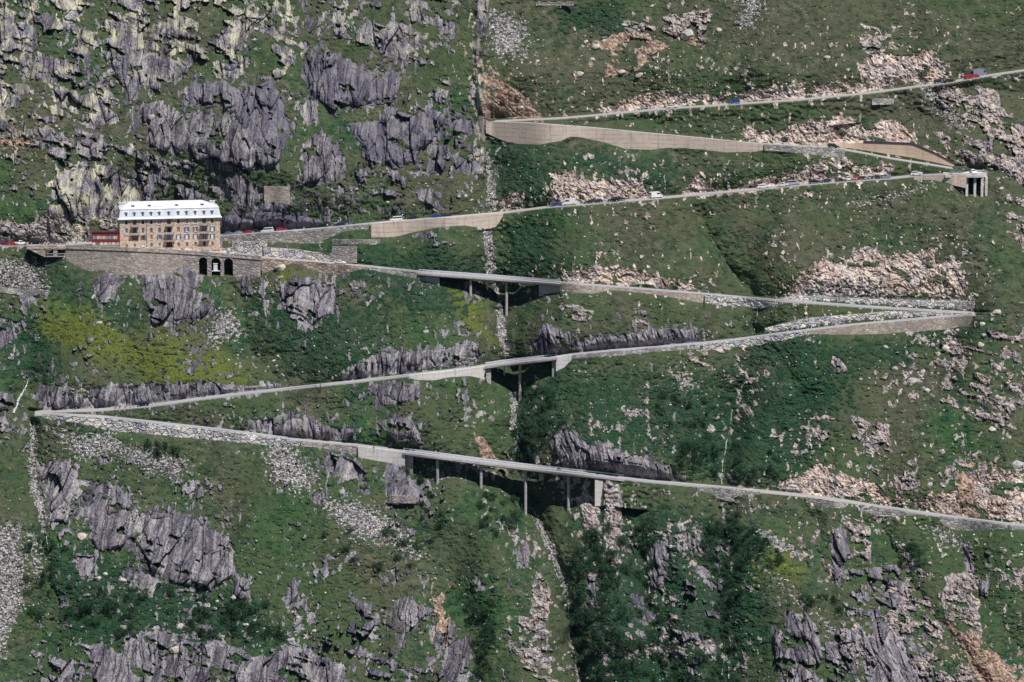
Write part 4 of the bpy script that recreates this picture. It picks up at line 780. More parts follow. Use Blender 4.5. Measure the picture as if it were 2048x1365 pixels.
# ------------------------------------------------------------------ bridges
def road_pts(k, x0, x1, n):
    xs = np.linspace(x0, x1, n); o = []
    for x in xs:
        tc = roadat(k, x, 'c'); P_ = at(x, tc[0], tc[1]); o.append(P_)
    return np.array(o)
def bridge(k, x0, x1, piers, label, abut):
    hw = 4.4; P_ = road_pts(k, x0, x1, 40); c = P_[20]
    root = empty('road_bridge', (c[0], c[1], c[2]-5), 0, label, 'bridge')
    def par(o): o.parent = root; o.matrix_parent_inverse = Matrix.Translation(-root.location); return o
    mb = MB()
    for i in range(39):
        a, b = P_[i], P_[i+1]
        prof = [(-hw, .2), (-hw, -.55), (-hw+1.6, -.8), (-hw+2.2, -1.35), (hw-2.2, -1.35), (hw-1.6, -.8), (hw, -.55), (hw, .2), (hw-.35, .2), (hw-.35, .02), (-hw+.35, .02), (-hw+.35, .2)]
        for q in range(len(prof)):
            u, v = prof[q], prof[(q+1) % len(prof)]
            mb.quad(a+[0, u[0], u[1]], a+[0, v[0], v[1]], b+[0, v[0], v[1]], b+[0, u[0], u[1]])
    par(mb.build('deck', M['deck']))
    for px in piers:
        t = roadat(k, px, 'c'); Q = at(px, t[0], t[1]); m = MB()
        r = .62
        m.cyl((Q[0], Q[1]-1.6, Q[2]-1.36), (Q[0], Q[1]-1.6, Q[2]-45), r, r*1.1, 14)
        par(m.build('pier', M['deck'], smooth=False))
    for (a0, a1, drop) in abut:
        t0 = roadat(k, a0, 'c'); t1 = roadat(k, a1, 'c'); A = at(a0, t0[0], t0[1]); B_ = at(a1, t1[0], t1[1]); m = MB()
        f = -2.6; z0 = A[2]-1.36; z1 = B_[2]-1.36
        m.v += [(A[0], A[1]+f, z0), (B_[0], B_[1]+f, z1), (B_[0], B_[1]+4.4, z1), (A[0], A[1]+4.4, z0), (A[0], A[1]+f, z0-drop), (B_[0], B_[1]+f, z0-drop), (B_[0], B_[1]+4.4, z0-drop), (A[0], A[1]+4.4, z0-drop)]
        m.f += [(0, 1, 2, 3), (4, 7, 6, 5), (0, 4, 5, 1), (1, 5, 6, 2), (2, 6, 7, 3), (3, 7, 4, 0)]; m.k += [0]*6
        par(m.build('abutment', M['deck']))
    return root
bridge('D', 836, 1122, [941, 1013], 'upper concrete road bridge across the ravine below the culvert wall', [(838, 879, 9), (1078, 1121, 9)])
bridge('E', 968, 1114, [1040], 'middle and shortest concrete road bridge across the ravine', [(970, 982, 12), (1104, 1113, 10)])
bridge('F', 806, 1248, [875, 962, 1051, 1137], 'lowest and longest concrete road bridge on four thin round piers', [(808, 826, 12), (1190, 1206, 14)])
# tall pale outer buttress at the right end of the lowest bridge
t = roadat('F', 1198, 'f'); Q = at(1198, t[0], t[1]); m = MB(); m.box(Q[0]-1.7, Q[0]+1.7, Q[1]-.4, Q[1]+2.5, Q[2]-12.5, Q[2]-1.3, ty=0); setp(m.build('bridge_buttress', M['grey']), 'tall pale concrete buttress under the right end of the lowest bridge', 'buttress')
# stilted bend platform
zc = roadat('C', 1900, 'c')[2]; yfC = roadat('C', 1900, 'f')[1]
root = empty('bend_platform', at(1940, 343, yfC), 0, 'concrete hairpin platform on stilts at the upper right', 'platform')
def par(o, r=None): r = r or root; o.parent = r; o.matrix_parent_inverse = Matrix.Translation(-r.location); return o
xl = at(1890, 343, yfC)[0]; xr = at(1977, 343, yfC)[0]; zr_ = zc
m = MB(); N = 16; arc = [(xl, yfC-.6), (xr-6, yfC-.6)]+[(xr-6+6*math.sin(a), yfC+5.4-6*math.cos(a)) for a in np.linspace(.1, 3.04, N)]+[(xr-6, yfC+11.4), (xl, yfC+11.4)]
nn = len(arc); m.v = [(a, b, zr_+.1) for a, b in arc]+[(a, b, zr_-1.1) for a, b in arc]; m.f = [tuple(range(nn)), tuple(range(2*nn-1, nn-1, -1))]+[(i, nn+i, nn+(i+1) % nn, (i+1) % nn) for i in range(nn)]; m.k = [0]*(nn+2)
par(m.build('deck', M['grey']))
for px in (1934, 1950, 1964.5, 1973):
    Q = at(px, 350, yfC+1.5); m = MB(); m.v = []; m.box(Q[0]-.55, Q[0]+.55, Q[1]-.6, Q[1]+.8, zr_-16, zr_-1.1); par(m.build('pier', M['grey']))
for px in (1950, 1966):
    Q = at(px, 350, yfC+8); m = MB(); m.box(Q[0]-.6, Q[0]+.6, Q[1]-.6, Q[1]+.6, zr_-14, zr_-1.1); par(m.build('pier', M['grey']))
# old masonry arches and stubs under the bridges
arched_patch('old_bridge_arch', 985, 1016, (936, 938), 952, [(993, 1011, 938.5)], 'old stone arch seen under the lowest bridge, left one', 'old bridge', 1, Yv=float(ground(1000, 950)[1])-1.2)
arched_patch('old_bridge_arch', 1078, 1140, (941, 947), 962, [(1087, 1108, 945), (1119, 1138, 949)], 'old twin stone arches seen under the lowest bridge, right of the middle', 'old bridge', 1, Yv=float(ground(1105, 960)[1])-1.2)
for px, k, l in ((974.5, 'D', 'narrow pale old pier behind the upper bridge, left one'), (995.5, 'D', 'narrow pale old pier behind the upper bridge, right one'), (1008.5, 'E', 'narrow pale old pier stub behind the middle bridge')):
    yb = {'D': 578, 'E': 749}[k]; G_ = ground(px, yb); h = {'D': 7.5, 'E': 4}[k]; m = MB(); m.box(-.35, .35, -.5, .9, -2, h, ty=.05); o = m.build('old_pier', M['grey']); o.location = G_; setp(o, l, 'pier')
# ------------------------------------------------------------------ guard rails
RAILPOST = MB().box(-.06, .06, -.05, .05, -.1, .82).build('post', M['rail']); PM = RAILPOST.data; bpy.data.objects.remove(RAILPOST)
def guard(k, x0, x1, label, side='f', step=9., inset=.35, lift=.12, pts=None, h=.75):
    n = max(3, int((x1-x0)/step)+1); E = []
    for x in np.linspace(x0, x1, n):
        t = roadat(k, x, side); Q = at(x, t[0], t[1]); Q[2] = t[2]; Q[1] += inset if side == 'f' else -inset; E.append(Q+[0, 0, lift])
    E = np.array(E) if pts is None else np.array(pts); n = len(E)
    root = empty('guard_rail', E[n//2], 0, label, 'guard rail', 'guard rails along the pass road')
    m = MB()
    for i in range(n-1):
        a, b = E[i], E[i+1]
        for (z0, z1) in ((h-.42, h), ):
            A = [a+[0, -.08, z0], a+[0, -.08, z1], a+[0, .02, z1], a+[0, .02, z0]]; B_ = [b+[0, -.08, z0], b+[0, -.08, z1], b+[0, .02, z1], b+[0, .02, z0]]
            for q in range(4): m.quad(A[q], B_[q], B_[(q+1) % 4], A[(q+1) % 4])
    o = m.build('rail_beam', M['rail']); o.parent = root; o.matrix_parent_inverse = Matrix.Translation(-root.location)
    for i in range(n):
        p = bpy.data.objects.new('post', PM); C.objects.link(p); p.parent = root; p.location = Vector(E[i])-root.location
    return root
GR = [('A', 1960, 1992, 'short steel rail with posts beside the parked vehicles at the top right', 'f'), ('B', 1062, 1300, 'steel rail on the long upper concrete wall, left half', 'f'), ('B', 1302, 1526, 'steel rail on the long upper concrete wall, right half', 'f'),
 ('C', 442, 740, 'pale steel rail along the hotel road, between hotel and concrete wall', 'f'), ('C', 742, 1004, 'pale steel rail on top of the concrete wall right of the hotel', 'f'), ('C', 1842, 1900, 'blue grey rail leading onto the stilted bend platform', 'f'),
 ('D', 738, 836, 'steel rail left of the upper bridge', 'f'), ('D', 838, 1120, 'steel rail on the valley side of the upper bridge', 'f'), ('D', 838, 1121, 'steel rail on the hill side of the upper bridge', 'b'), ('D', 1122, 1408, 'steel rail between upper bridge and boulder wall', 'f'), ('D', 1410, 1660, 'steel rail along the boulder wall before the right bend', 'f'), ('D', 1662, 1900, 'steel rail in front of the long boulder wall at the right bend', 'f'),
 ('E', 970, 1112, 'steel rail on the valley side of the middle bridge', 'f'), ('E', 971, 1113, 'steel rail on the hill side of the middle bridge', 'b'), ('E', 300, 640, 'steel rail on the valley side of the road rising from the left bend', 'f'), ('E', 642, 968, 'steel rail left of the middle bridge', 'f'), ('E', 1114, 1400, 'steel rail right of the middle bridge', 'f'), ('E', 1402, 1660, 'steel rail above the narrow boulder wall at right', 'f'), ('E', 1662, 1945, 'steel rail above the tan wall at the right bend', 'f'),
 ('F', 84, 340, 'steel rail above the boulder embankment, nearer the left bend', 'f'), ('F', 342, 600, 'steel rail above the boulder embankment, farther from the left bend', 'f'), ('F', 690, 805, 'steel rail on the white abutment wall of the lowest bridge', 'f'), ('F', 807, 1025, 'steel rail on the lowest bridge, valley side left half', 'f'), ('F', 1027, 1248, 'steel rail on the lowest bridge, valley side right half', 'f'), ('F', 807, 1247, 'steel rail on the lowest bridge, hill side', 'b'), ('F', 1250, 1480, 'steel rail right of the lowest bridge above the small culvert', 'f'), ('F', 1735, 2060, 'steel rail along the lowest road at the right picture edge', 'f')]
for k, a, b, l, s in GR: guard(k, a, b, l, s)
fr = [np.array([a, b, zr_+.1]) for a, b in arc[:-2]]; guard('C', 0, 0, 'rail around the outer edge of the stilted bend platform', pts=fr+[np.array([arc[-2][0], arc[-2][1], zr_+.1])])

# ------------------------------------------------------------------ car park platform left of the hotel terrace
_t = roadat('C', 95, 'f'); _yf = float(roadat('D', 132, 'f')[1])-.6
cz = float(roadat('D', 132, 'f')[2]); x0, x1, x2 = at(54, 494, _yf)[0], at(92, 494, _yf)[0], at(132, 494, _yf)[0]
root = empty('car_park_platform', (x1, _yf, cz), 0, 'overhanging concrete car park platform with dark underside left of the hotel terrace', 'platform')
def par2(o): o.parent = root; o.matrix_parent_inverse = Matrix.Translation(-root.location); return o
par2(MB().box(x0, x2, _yf-3.2, _yf+3, cz-.35, cz+.1).build('slab', M['pink']))
m = MB(); m.quad((x0+1, _yf-3.0, cz-.36), (x1, _yf-3.0, cz-3.9), (x1, _yf-3.0, cz-.36)); m.quad((x1, _yf-3.0, cz-.36), (x1, _yf-3.0, cz-3.9), (x1, _yf+1, cz-3.9), (x1, _yf+1, cz-.36)); m.quad((x0+1, _yf-3.0, cz-.36), (x0+1, _yf+1, cz-.36), (x1, _yf+1, cz-3.9), (x1, _yf-3.0, cz-3.9)); par2(m.build('support_wall', M['fine']))
par2(MB().box(x1+.4, x2, _yf-2.9, _yf-2.4, cz-3.7, cz-3.3).build('beam', M['deck'])); par2(MB().box(x1+.4, x2, _yf-2.9, _yf-2.5, cz-2.5, cz-2.2).build('beam', M['deck']))
par2(MB().box((x1+x2)/2-.9, (x1+x2)/2+.9, _yf-2.9, _yf-2.3, cz-3.29, cz-.36).build('post', M['deck']))
par2(MB().box(x0, x2, _yf-3.2, _yf-3.1, cz+.9, cz+1.0).box(x0, x2, _yf-3.2, _yf-3.12, cz+.5, cz+.56).build('railing', M['dark']))
# ------------------------------------------------------------------ hotel
TH = math.radians(10.0)
Lp = at(240, 494, HOTY); ux = np.array([math.cos(TH), math.sin(TH), 0]); LEN = 20.
for it in range(40):
    q = Lp+ux*LEN; LEN += (440.5-proj(q)[0])*.2
Z0 = HOTZ; DEP = 12.5; HE = 12.6
hot = empty('hotel', (Lp[0], Lp[1], Z0), TH, 'four storey stone hotel with a silver white mansard roof beside the hairpin road', 'hotel')
def hz(py, x=.5*LEN):      # height above the base for a photo row on the facade
    Pq = Lp+ux*x; lo, hi = -5., 40.
    for it in range(40):
        m_ = (lo+hi)/2; yy = proj(np.array([Pq[0], Pq[1], Z0+m_]))[1]
        if yy > py: lo = m_
        else: hi = m_
    return lo
def hx(px):
    lo, hi = -10., 70.
    for it in range(40):
        m_ = (lo+hi)/2
        if proj(Lp+ux*m_)[0] < px: lo = m_
        else: hi = m_
    return lo
HE = hz(437.5)
b = NB('hotel_masonry', .9, .1); v_ = b.pos((.75, 1, 1.2)); vv = b.n('TexVoronoi'); vv.inputs['Scale'].default_value = 1.9; b.l(v_, vv.inputs['Vector']); s_ = b.n('SeparateColor'); b.l(vv.outputs['Color'], s_.inputs[0])
c_ = b.ramp(s_.outputs[0], [(0, (.36, .27, .215)), (.35, (.52, .41, .33)), (.75, (.60, .50, .415)), (1, (.70, .61, .53))]); b.col(b.mix(b.rmap(b.noise(b.pos(), .25, 4), .42, .66, 0, .3), c_, (.36, .31, .29))); M['hotel'] = b.m
b = NB('sheet_metal_roof', .45, .5); wv = b.n('TexWave', wave_type='BANDS', bands_direction='X'); wv.inputs['Scale'].default_value = .55; b.l(b.pos(), wv.inputs['Vector'])
c_ = b.mix(b.rmap(b.noise(b.pos((1, 1, .3)), .25, 4), .4, .62), (.60, .64, .74), (.74, .75, .78)); c_ = b.mix(b.rmap(wv.outputs[0], .9, 1, 0, .35), c_, (.40, .42, .50)); b.col(c_); M['roof'] = b.m
colx = [hx(p) for p in (253.4, 269.8, 286.6, 303.2, 319.6, 338.5, 357.3, 374, 391.3, 408.8, 425)]
rowz = [hz(443.8)-.05, hz(459.9), hz(474.5), hz(489.6)]
SH = dict(o=(.42, .13, .06), b=(.10, .14, .24), g=(.05, .18, .12), n=(.20, .12, .10), w=(.72, .70, .68), k=(.02, .03, .05), p=(.62, .44, .36), r=(.14, .02, .03), d=(.12, .12, .15), B=(.06, .13, .30))
GRID = [ # width, height, pane colour, shutter colour or '', white trim
 ['1.15,2,k,,', '1.7,2.3,n,,', '1.15,2,k,,', '1.15,2,k,,', '1.15,2.1,B,,w', '1.7,2.3,n,,', '1.15,2,k,,', '1.15,2.1,B,,w', '1.15,2.1,B,,w', '1.7,2.3,g,,', '1.15,2,n,,'],
 ['1.2,2.1,b,,', '1.6,2.4,g,,', '1.15,2.1,d,,', '1.15,2.1,d,,', '1.15,2.1,g,,', '1.7,2.4,k,,', '1.2,2.1,o,,', '1.15,2,B,b,w', '1.15,2,d,b,w', '1.7,2.4,B,,', '1.15,2,w,b,w'],
 ['2.4,2.1,p,,', '2.8,2.1,n,,', '1.2,2.1,r,g,', '1.2,2.1,o,,w', '1.2,2,b,b,', '1.6,2.4,B,,', '1.1,2,w,b,', '1.1,2,w,b,', '1.1,2,w,b,', '1.7,2.4,B,,', '1.1,2,w,b,'],  # wide brown second pane has the balcony shadow put into its colour
 ['1,1.2,o,,', '1,1.2,o,,', '1.2,1.2,w,,w', '1,1.5,n,,', '1,1.3,n,,w', '2.6,2.3,r,,', '1.1,1.7,n,,', '1.1,1.8,d,,', '1.1,1.7,d,,', '1.3,2.2,k,,', '1,1.8,n,,']]
ops = []
for r in range(4):
    for c in range(11):
        w_, h_, pc, sc_, tr = GRID[r][c].split(','); w_ = float(w_); h_ = float(h_); x = colx[c]; z = rowz[r]
        ops.append((x-w_/2, x+w_/2, z-h_/2, z+h_/2, pc, sc_, tr))
# facade with real openings: strip per storey
wm = MB(); WT = .35
cuts = [-1.5]+[(rowz[i]+rowz[i+1])/2 for i in (2, 1, 0)]+[HE]
for r in range(4):
    z0 = cuts[3-r]; z1 = cuts[4-r]; row = sorted(ops[r*11:(r+1)*11]); x = 0
    for (a, b_, c0, c1, *_) in row:
        wm.quad((x, 0, z0), (a, 0, z0), (a, 0, z1), (x, 0, z1)); wm.quad((a, 0, z0), (b_, 0, z0), (b_, 0, c0), (a, 0, c0)); wm.quad((a, 0, c1), (b_, 0, c1), (b_, 0, z1), (a, 0, z1))
        wm.quad((a, 0, c0), (a, WT, c0), (a, WT, c1), (a, 0, c1)); wm.quad((b_, WT, c0), (b_, 0, c0), (b_, 0, c1), (b_, WT, c1)); wm.quad((a, 0, c1), (a, WT, c1), (b_, WT, c1), (b_, 0, c1)); wm.quad((a, WT, c0), (a, 0, c0), (b_, 0, c0), (b_, WT, c0)); x = b_
    wm.quad((x, 0, z0), (LEN, 0, z0), (LEN, 0, z1), (x, 0, z1))
wm.quad((0, DEP, -1.5), (0, 0, -1.5), (0, 0, HE), (0, DEP, HE)); wm.quad((LEN, 0, -1.5), (LEN, DEP, -1.5), (LEN, DEP, HE), (LEN, 0, HE)); wm.quad((LEN, DEP, -1.5), (0, DEP, -1.5), (0, DEP, HE), (LEN, DEP, HE)); wm.quad((0, 0, HE), (LEN, 0, HE), (LEN, DEP, HE), (0, DEP, HE))
wm.build('wall', M['hotel'], hot)
for (a, b_, c0, c1, pc, sc_, tr) in ops:
    f = MB().box(a, b_, .20, .28, c0, c0+.12).box(a, b_, .20, .28, c1-.1, c1).box(a, a+.1, .20, .28, c0+.12, c1-.1).box(b_-.1, b_, .20, .28, c0+.12, c1-.1)
    if tr: f.box(a-.15, b_+.15, -.22, .18, c0-.16, c0-.004)
    fo = f.build('window', cm('frame_paint', (.62, .62, .62) if pc in 'kBbw' or tr else (.2, .15, .12)), hot)
    MB().box(a+.1, b_-.1, .22, .27, c0+.12, c1-.1).build('pane' if pc in 'kBbd' else 'board', cm('pane_'+pc, SH[pc], rough=.3 if pc in 'kB' else .8), fo)
    if pc == 'B' or (tr and sc_): MB().box((a+b_)/2-.12, (a+b_)/2+.12, .17, .215, c0+.12, c1-.1).build('curtain', M['white'], fo)
    if sc_:
        for sgn in (-1, 1):
            xx_ = a-.62 if sgn < 0 else b_+.04
            MB().box(xx_, xx_+.58, -.09, -.02, c0-.05, c1+.05).build('shutter', cm('shutter_'+sc_, SH[sc_]), fo)
DG = cm('dark_iron', (.06, .05, .06))
for (ci, py, hw_) in ((1, 451.5, 1.75), (1, 467.8, 2.15), (5, 451.5, 1.75), (5, 467.8, 2.1), (5, 482.0, 2.4), (9, 451.5, 1.75), (9, 467.8, 2.1), (9, 482, 2.3)):
    z = hz(py); x = colx[ci]; bo = MB().box(x-hw_, x+hw_, -1.45, -.003, z-.28, z-.08).build('balcony', cm('balcony_slab', (.30, .26, .24)), hot)
    rl = MB().box(x-hw_, x+hw_, -1.44, -1.38, z+.85, z+.92).box(x-hw_, x+hw_, -1.44, -1.38, z, z+.06).box(x-hw_, x-hw_+.05, -1.38, -.01, z+.85, z+.92).box(x+hw_-.05, x+hw_, -1.38, -.01, z+.85, z+.92)
    for q in range(int(hw_*2/.28)+1):
        xq = x-hw_+q*.28; rl.box(xq, xq+.045, -1.43, -1.39, z+.06, z+.85)
    rl.build('railing', DG, bo)
    br = MB()
    for sgn in (-1, 1): br.box(x+sgn*(hw_-.4)-.1, x+sgn*(hw_-.4)+.1, -1.0, -.004, z-.75, z-.282)
    br.build('bracket', DG, bo)
# drain pipes and the faded painted name
dp = MB()
for px in (293.5,): dp.box(hx(px)-.09, hx(px)+.09, -.2, -.004, -1, HE-.1)
dp.build('downpipe', cm('pipe', (.16, .15, .16)), hot)
lm = cm('faded_red_paint', (.40, .17, .12), rough=.9)
txt = 'HOTEL BELVEDERE'; pxs = [297.5, 312, 328.5, 348.5, 353.5, 366.8, 380.5, 384, 397.5, 401, 415.5, 419, 430, 432.5, 434.5]
for chh, px in zip([c for c in 'HOTEL  BELVEDERE' if c != ' '], (297.2, 311.5, 328.2, 349.2, 355.2, 361.5, 367.5, 381.5, 384.8, 397.6, 400.5, 416.5, 419.6, 432)):
    cu = bpy.data.curves.new('letter', 'FONT'); cu.body = chh; cu.size = 1.35; cu.extrude = .01; cu.align_x = 'CENTER'; cu.align_y = 'CENTER'; cu.materials.append(lm)
    to0 = bpy.data.objects.new('letter', cu); C.objects.link(to0); dg_ = bpy.context.evaluated_depsgraph_get(); me_ = bpy.data.meshes.new_from_object(to0.evaluated_get(dg_)); bpy.data.objects.remove(to0)
    to = bpy.data.objects.new('letter', me_); C.objects.link(to); to.parent = hot; to.location = (hx(px), -.02, hz(451.2)); to.rotation_euler = (math.pi/2, 0, 0)
# mansard + hip roof
def ring(x0, x1, y0, y1, z): return [(x0, y0, z), (x1, y0, z), (x1, y1, z), (x0, y1, z)]
z1 = HE+.12; zm = hz(417.8)-.15; zk = z1+.7
R0 = ring(-.9, LEN+.9, -.95, DEP+.95, z1-.15); R1 = ring(-.9, LEN+.9, -.95, DEP+.95, z1+.1); R2 = ring(-.25, LEN+.25, -.25, DEP+.25, zk); R3 = ring(.35, LEN-.35, .45, DEP-.45, zm); R4 = ring(.15, LEN-.15, .25, DEP-.25, zm+.12)
zr4 = zm+2.9; rx0 = hx(264)-.4; rx1 = hx(404.5)+.6; R5 = [(rx0, DEP/2-.6, zr4), (rx1, DEP/2-.6, zr4), (rx1, DEP/2+.6, zr4), (rx0, DEP/2+.6, zr4)]
rm = MB(); rm.quad(*R0[::-1])
for A, B_ in ((R0, R1), (R1, R2), (R2, R3), (R3, R4), (R4, R5)):
    for q in range(4): rm.quad(A[q], A[(q+1) % 4], B_[(q+1) % 4], B_[q])
rm.quad(*R5); ro = rm.build('roof', M['roof'], hot)
DM = cm('dormer_dark', (.10, .11, .16)); DW = cm('dormer_white', (.66, .67, .72))  # dark blue-grey for the strip above each dormer pane, white for the rest
for x in colx:
    z = hz(427.2)+.1; d = MB(); d.box(x-.55, x+.55, -.12, 1.2, z-.95, z+.75); d.quad((x-.8, -.32, z+.75), (x, -.32, z+1.35), (x, 1.3, z+1.35), (x-.8, 1.3, z+.75)); d.quad((x, -.32, z+1.35), (x+.8, -.32, z+.75), (x+.8, 1.3, z+.75), (x, 1.3, z+1.35)); d.quad((x-.8, -.32, z+.75), (x+.8, -.32, z+.75), (x, -.32, z+1.35))
    do = d.build('dormer', DW, ro); MB().box(x-.4, x+.4, -.17, -.121, z-.85, z+.62).build('pane', cm('dormer_glass', (.07, .10, .2), rough=.3), do)
    MB().box(x-.62, x+.62, -.24, -.175, z+.66, z+.86).build('hood', DM, do)
for px in (268.3, 301.2, 355.7, 406.7):
    x = hx(px); yy = 2.0; z = zm+1.0; d = MB(); d.box(x-.6, x+.6, yy, yy+1.6, z-.5, z+.75); d.box(x-.75, x+.75, yy-.25, yy+2, z+.76, z+.9); do = d.build('dormer', DW, ro); MB().box(x-.45, x+.45, yy-.06, yy-.003, z-.3, z+.6).build('pane', cm('dormer_glass', (.07, .10, .2), rough=.3), do)
for px, s in ((243.5, 1), (422.5, 1)):
    x = hx(px)+(.5 if px < 300 else 1.2); MB().box(x-1.1, x+1.1, 4.6, 6.2, zm, zm+2.35).box(x-1.3, x+1.3, 4.4, 6.4, zm+2.352, zm+2.6).build('chimney', DW, ro)
rs = MB(); random.seed(3)
for q in range(6): x = hx(310+q*3.2); rs.box(x-.14, x+.1, 1.48+.02*q, 1.6, zm+.6, zm+1.0+.5*random.random())
rs.build('rust_patch', lm, ro)
# ------------------------------------------------------------------ red annex
A0 = at(183.5, 490.5, HOTY-.2); A1 = at(239, 490.5, HOTY-.2); an = empty('wooden_annex', (A0[0], A0[1], A0[2]), 0, 'dark red wooden annex with a long window strip, joined to the left of the hotel', 'annex'); WA = A1[0]-A0[0]
RD = cm('dark_red_paint', (.22, .022, .03))
def az_(py): return (490.5-py)/4.47
MB().box(0, WA, .3, 5, az_(484.5), az_(479)).box(0, WA, .3, 5, az_(471.5), az_(465.8)).box(0, .35, .3, 5, az_(479), az_(471.5)).box(WA-.8, WA, .3, 5, az_(479), az_(471.5)).build('wall', RD, an)
MB().box(-.2, WA+.05, 0, 5.3, az_(465.8)+.003, az_(464.4)).build('roof', cm('roof_felt', (.08, .03, .035)), an)
cs = [(.30, .33, .42), (.55, .55, .55), (.60, .60, .58), (.24, .26, .34), (.55, .40, .32), (.20, .22, .33), (.42, .32, .28), (.52, .46, .34)]
for q in range(12):
    a = .4+q*(WA-1.3)/12; MB().box(a+.08, a+(WA-1.3)/12-.08, .45, .5, az_(479), az_(471.5)).build('window', cm('annex_glass_%d' % (q % 8), cs[(q*5) % 8], rough=.35), an)
MB().box(.0, WA, .5, 5, -1, az_(484.5)-.004).build('base_wall', cm('base_boards', (.36, .27, .22)), an)
for q in range(7):
    a = .3+q*WA/7; MB().box(a, a+WA/7-.6, .42, .49, .0, az_(485.2)).build('base_panel', cm('panel_%d' % (q % 3), [(.62, .63, .66), (.12, .15, .2), (.52, .40, .32)][[0, 1, 0, 0, 2, 0, 2][q]]), an)
# ------------------------------------------------------------------ vehicles
def lerp(a, b, t): return a+(b-a)*t
KINDS = {  # length, width, height, belt height, wheel radius, lower profile, cabin outline (x, z), windows x-ranges
 'hatch': dict(L=4.2, W=1.78, low=[(-2.1,.35),(-2.1,.78),(-2.0,.92),(1.0,.95),(1.85,.80),(2.1,.60),(2.1,.32)], cab=[(-2.0,.92),(-1.55,1.42),(-1.2,1.48),(.25,1.45),(1.05,.95)], r=.32),
 'estate': dict(L=4.7, W=1.82, low=[(-2.35,.35),(-2.35,.85),(-2.25,.95),(1.1,.96),(2.1,.80),(2.35,.60),(2.35,.32)], cab=[(-2.25,.95),(-2.0,1.42),(-1.6,1.50),(.3,1.47),(1.15,.96)], r=.33),
 'suv': dict(L=4.6, W=1.9, low=[(-2.3,.42),(-2.3,1.0),(-2.2,1.1),(1.1,1.12),(2.1,1.0),(2.3,.75),(2.3,.42)], cab=[(-2.2,1.1),(-1.95,1.68),(-1.6,1.76),(.35,1.73),(1.1,1.12)], r=.38),
 'sedan': dict(L=4.7, W=1.82, low=[(-2.35,.35),(-2.35,.88),(-2.2,.97),(1.1,.96),(2.15,.80),(2.35,.6),(2.35,.32)], cab=[(-1.75,.97),(-1.15,1.40),(-.8,1.45),(.3,1.43),(1.15,.96)], r=.33),
 'pickup': dict(L=5.2, W=1.9, low=[(-2.6,.5),(-2.6,1.08),(.9,1.1),(2.4,1.02),(2.6,.8),(2.6,.45)], cab=[(-.9,1.09),(-.7,1.72),(-.3,1.8),(.5,1.77),(1.2,1.1)], r=.4),
 'van': dict(L=5.6, W=2.0, low=[(-2.8,.4),(-2.8,1.3),(1.9,1.3),(2.6,1.05),(2.8,.75),(2.8,.38)], cab=[(-2.8,1.3),(-2.75,2.4),(-2.6,2.5),(1.2,2.5),(1.45,2.35),(1.95,1.3)], r=.36),
 'minibus': dict(L=5.0, W=1.9, low=[(-2.5,.4),(-2.5,1.05),(1.6,1.05),(2.35,.9),(2.5,.7),(2.5,.38)], cab=[(-2.5,1.05),(-2.4,1.85),(-2.2,1.95),(1.0,1.93),(1.7,1.05)], r=.34),
 'truck': dict(L=6.8, W=2.3, low=[(-3.4,.55),(-3.4,1.3),(3.2,1.3),(3.4,1.0),(3.4,.5)], cab=[(-3.4,1.3),(-3.4,3.0),(2.0,3.0),(2.1,2.6),(3.1,2.5),(3.3,1.3)], r=.45)}
COL = dict(white=(.80, .80, .80), silver=(.38, .42, .48), red=(.42, .02, .03), blue=(.02, .07, .32), dark=(.022, .028, .045), black=(.012, .014, .02), grey=(.16, .17, .20), bluegrey=(.20, .23, .30), green=(.02, .05, .045), maroon=(.16, .015, .03))
def wheel(r, root, x, y):
    w = MB().cyl((0, -.11, 0), (0, .11, 0), r, seg=14).build('wheel', RUB, root); w.location = (x, y, r)
    MB().cyl((0, -.125, 0), (0, .125, 0), r*.58, seg=10).build('rim', M['rail'], w)
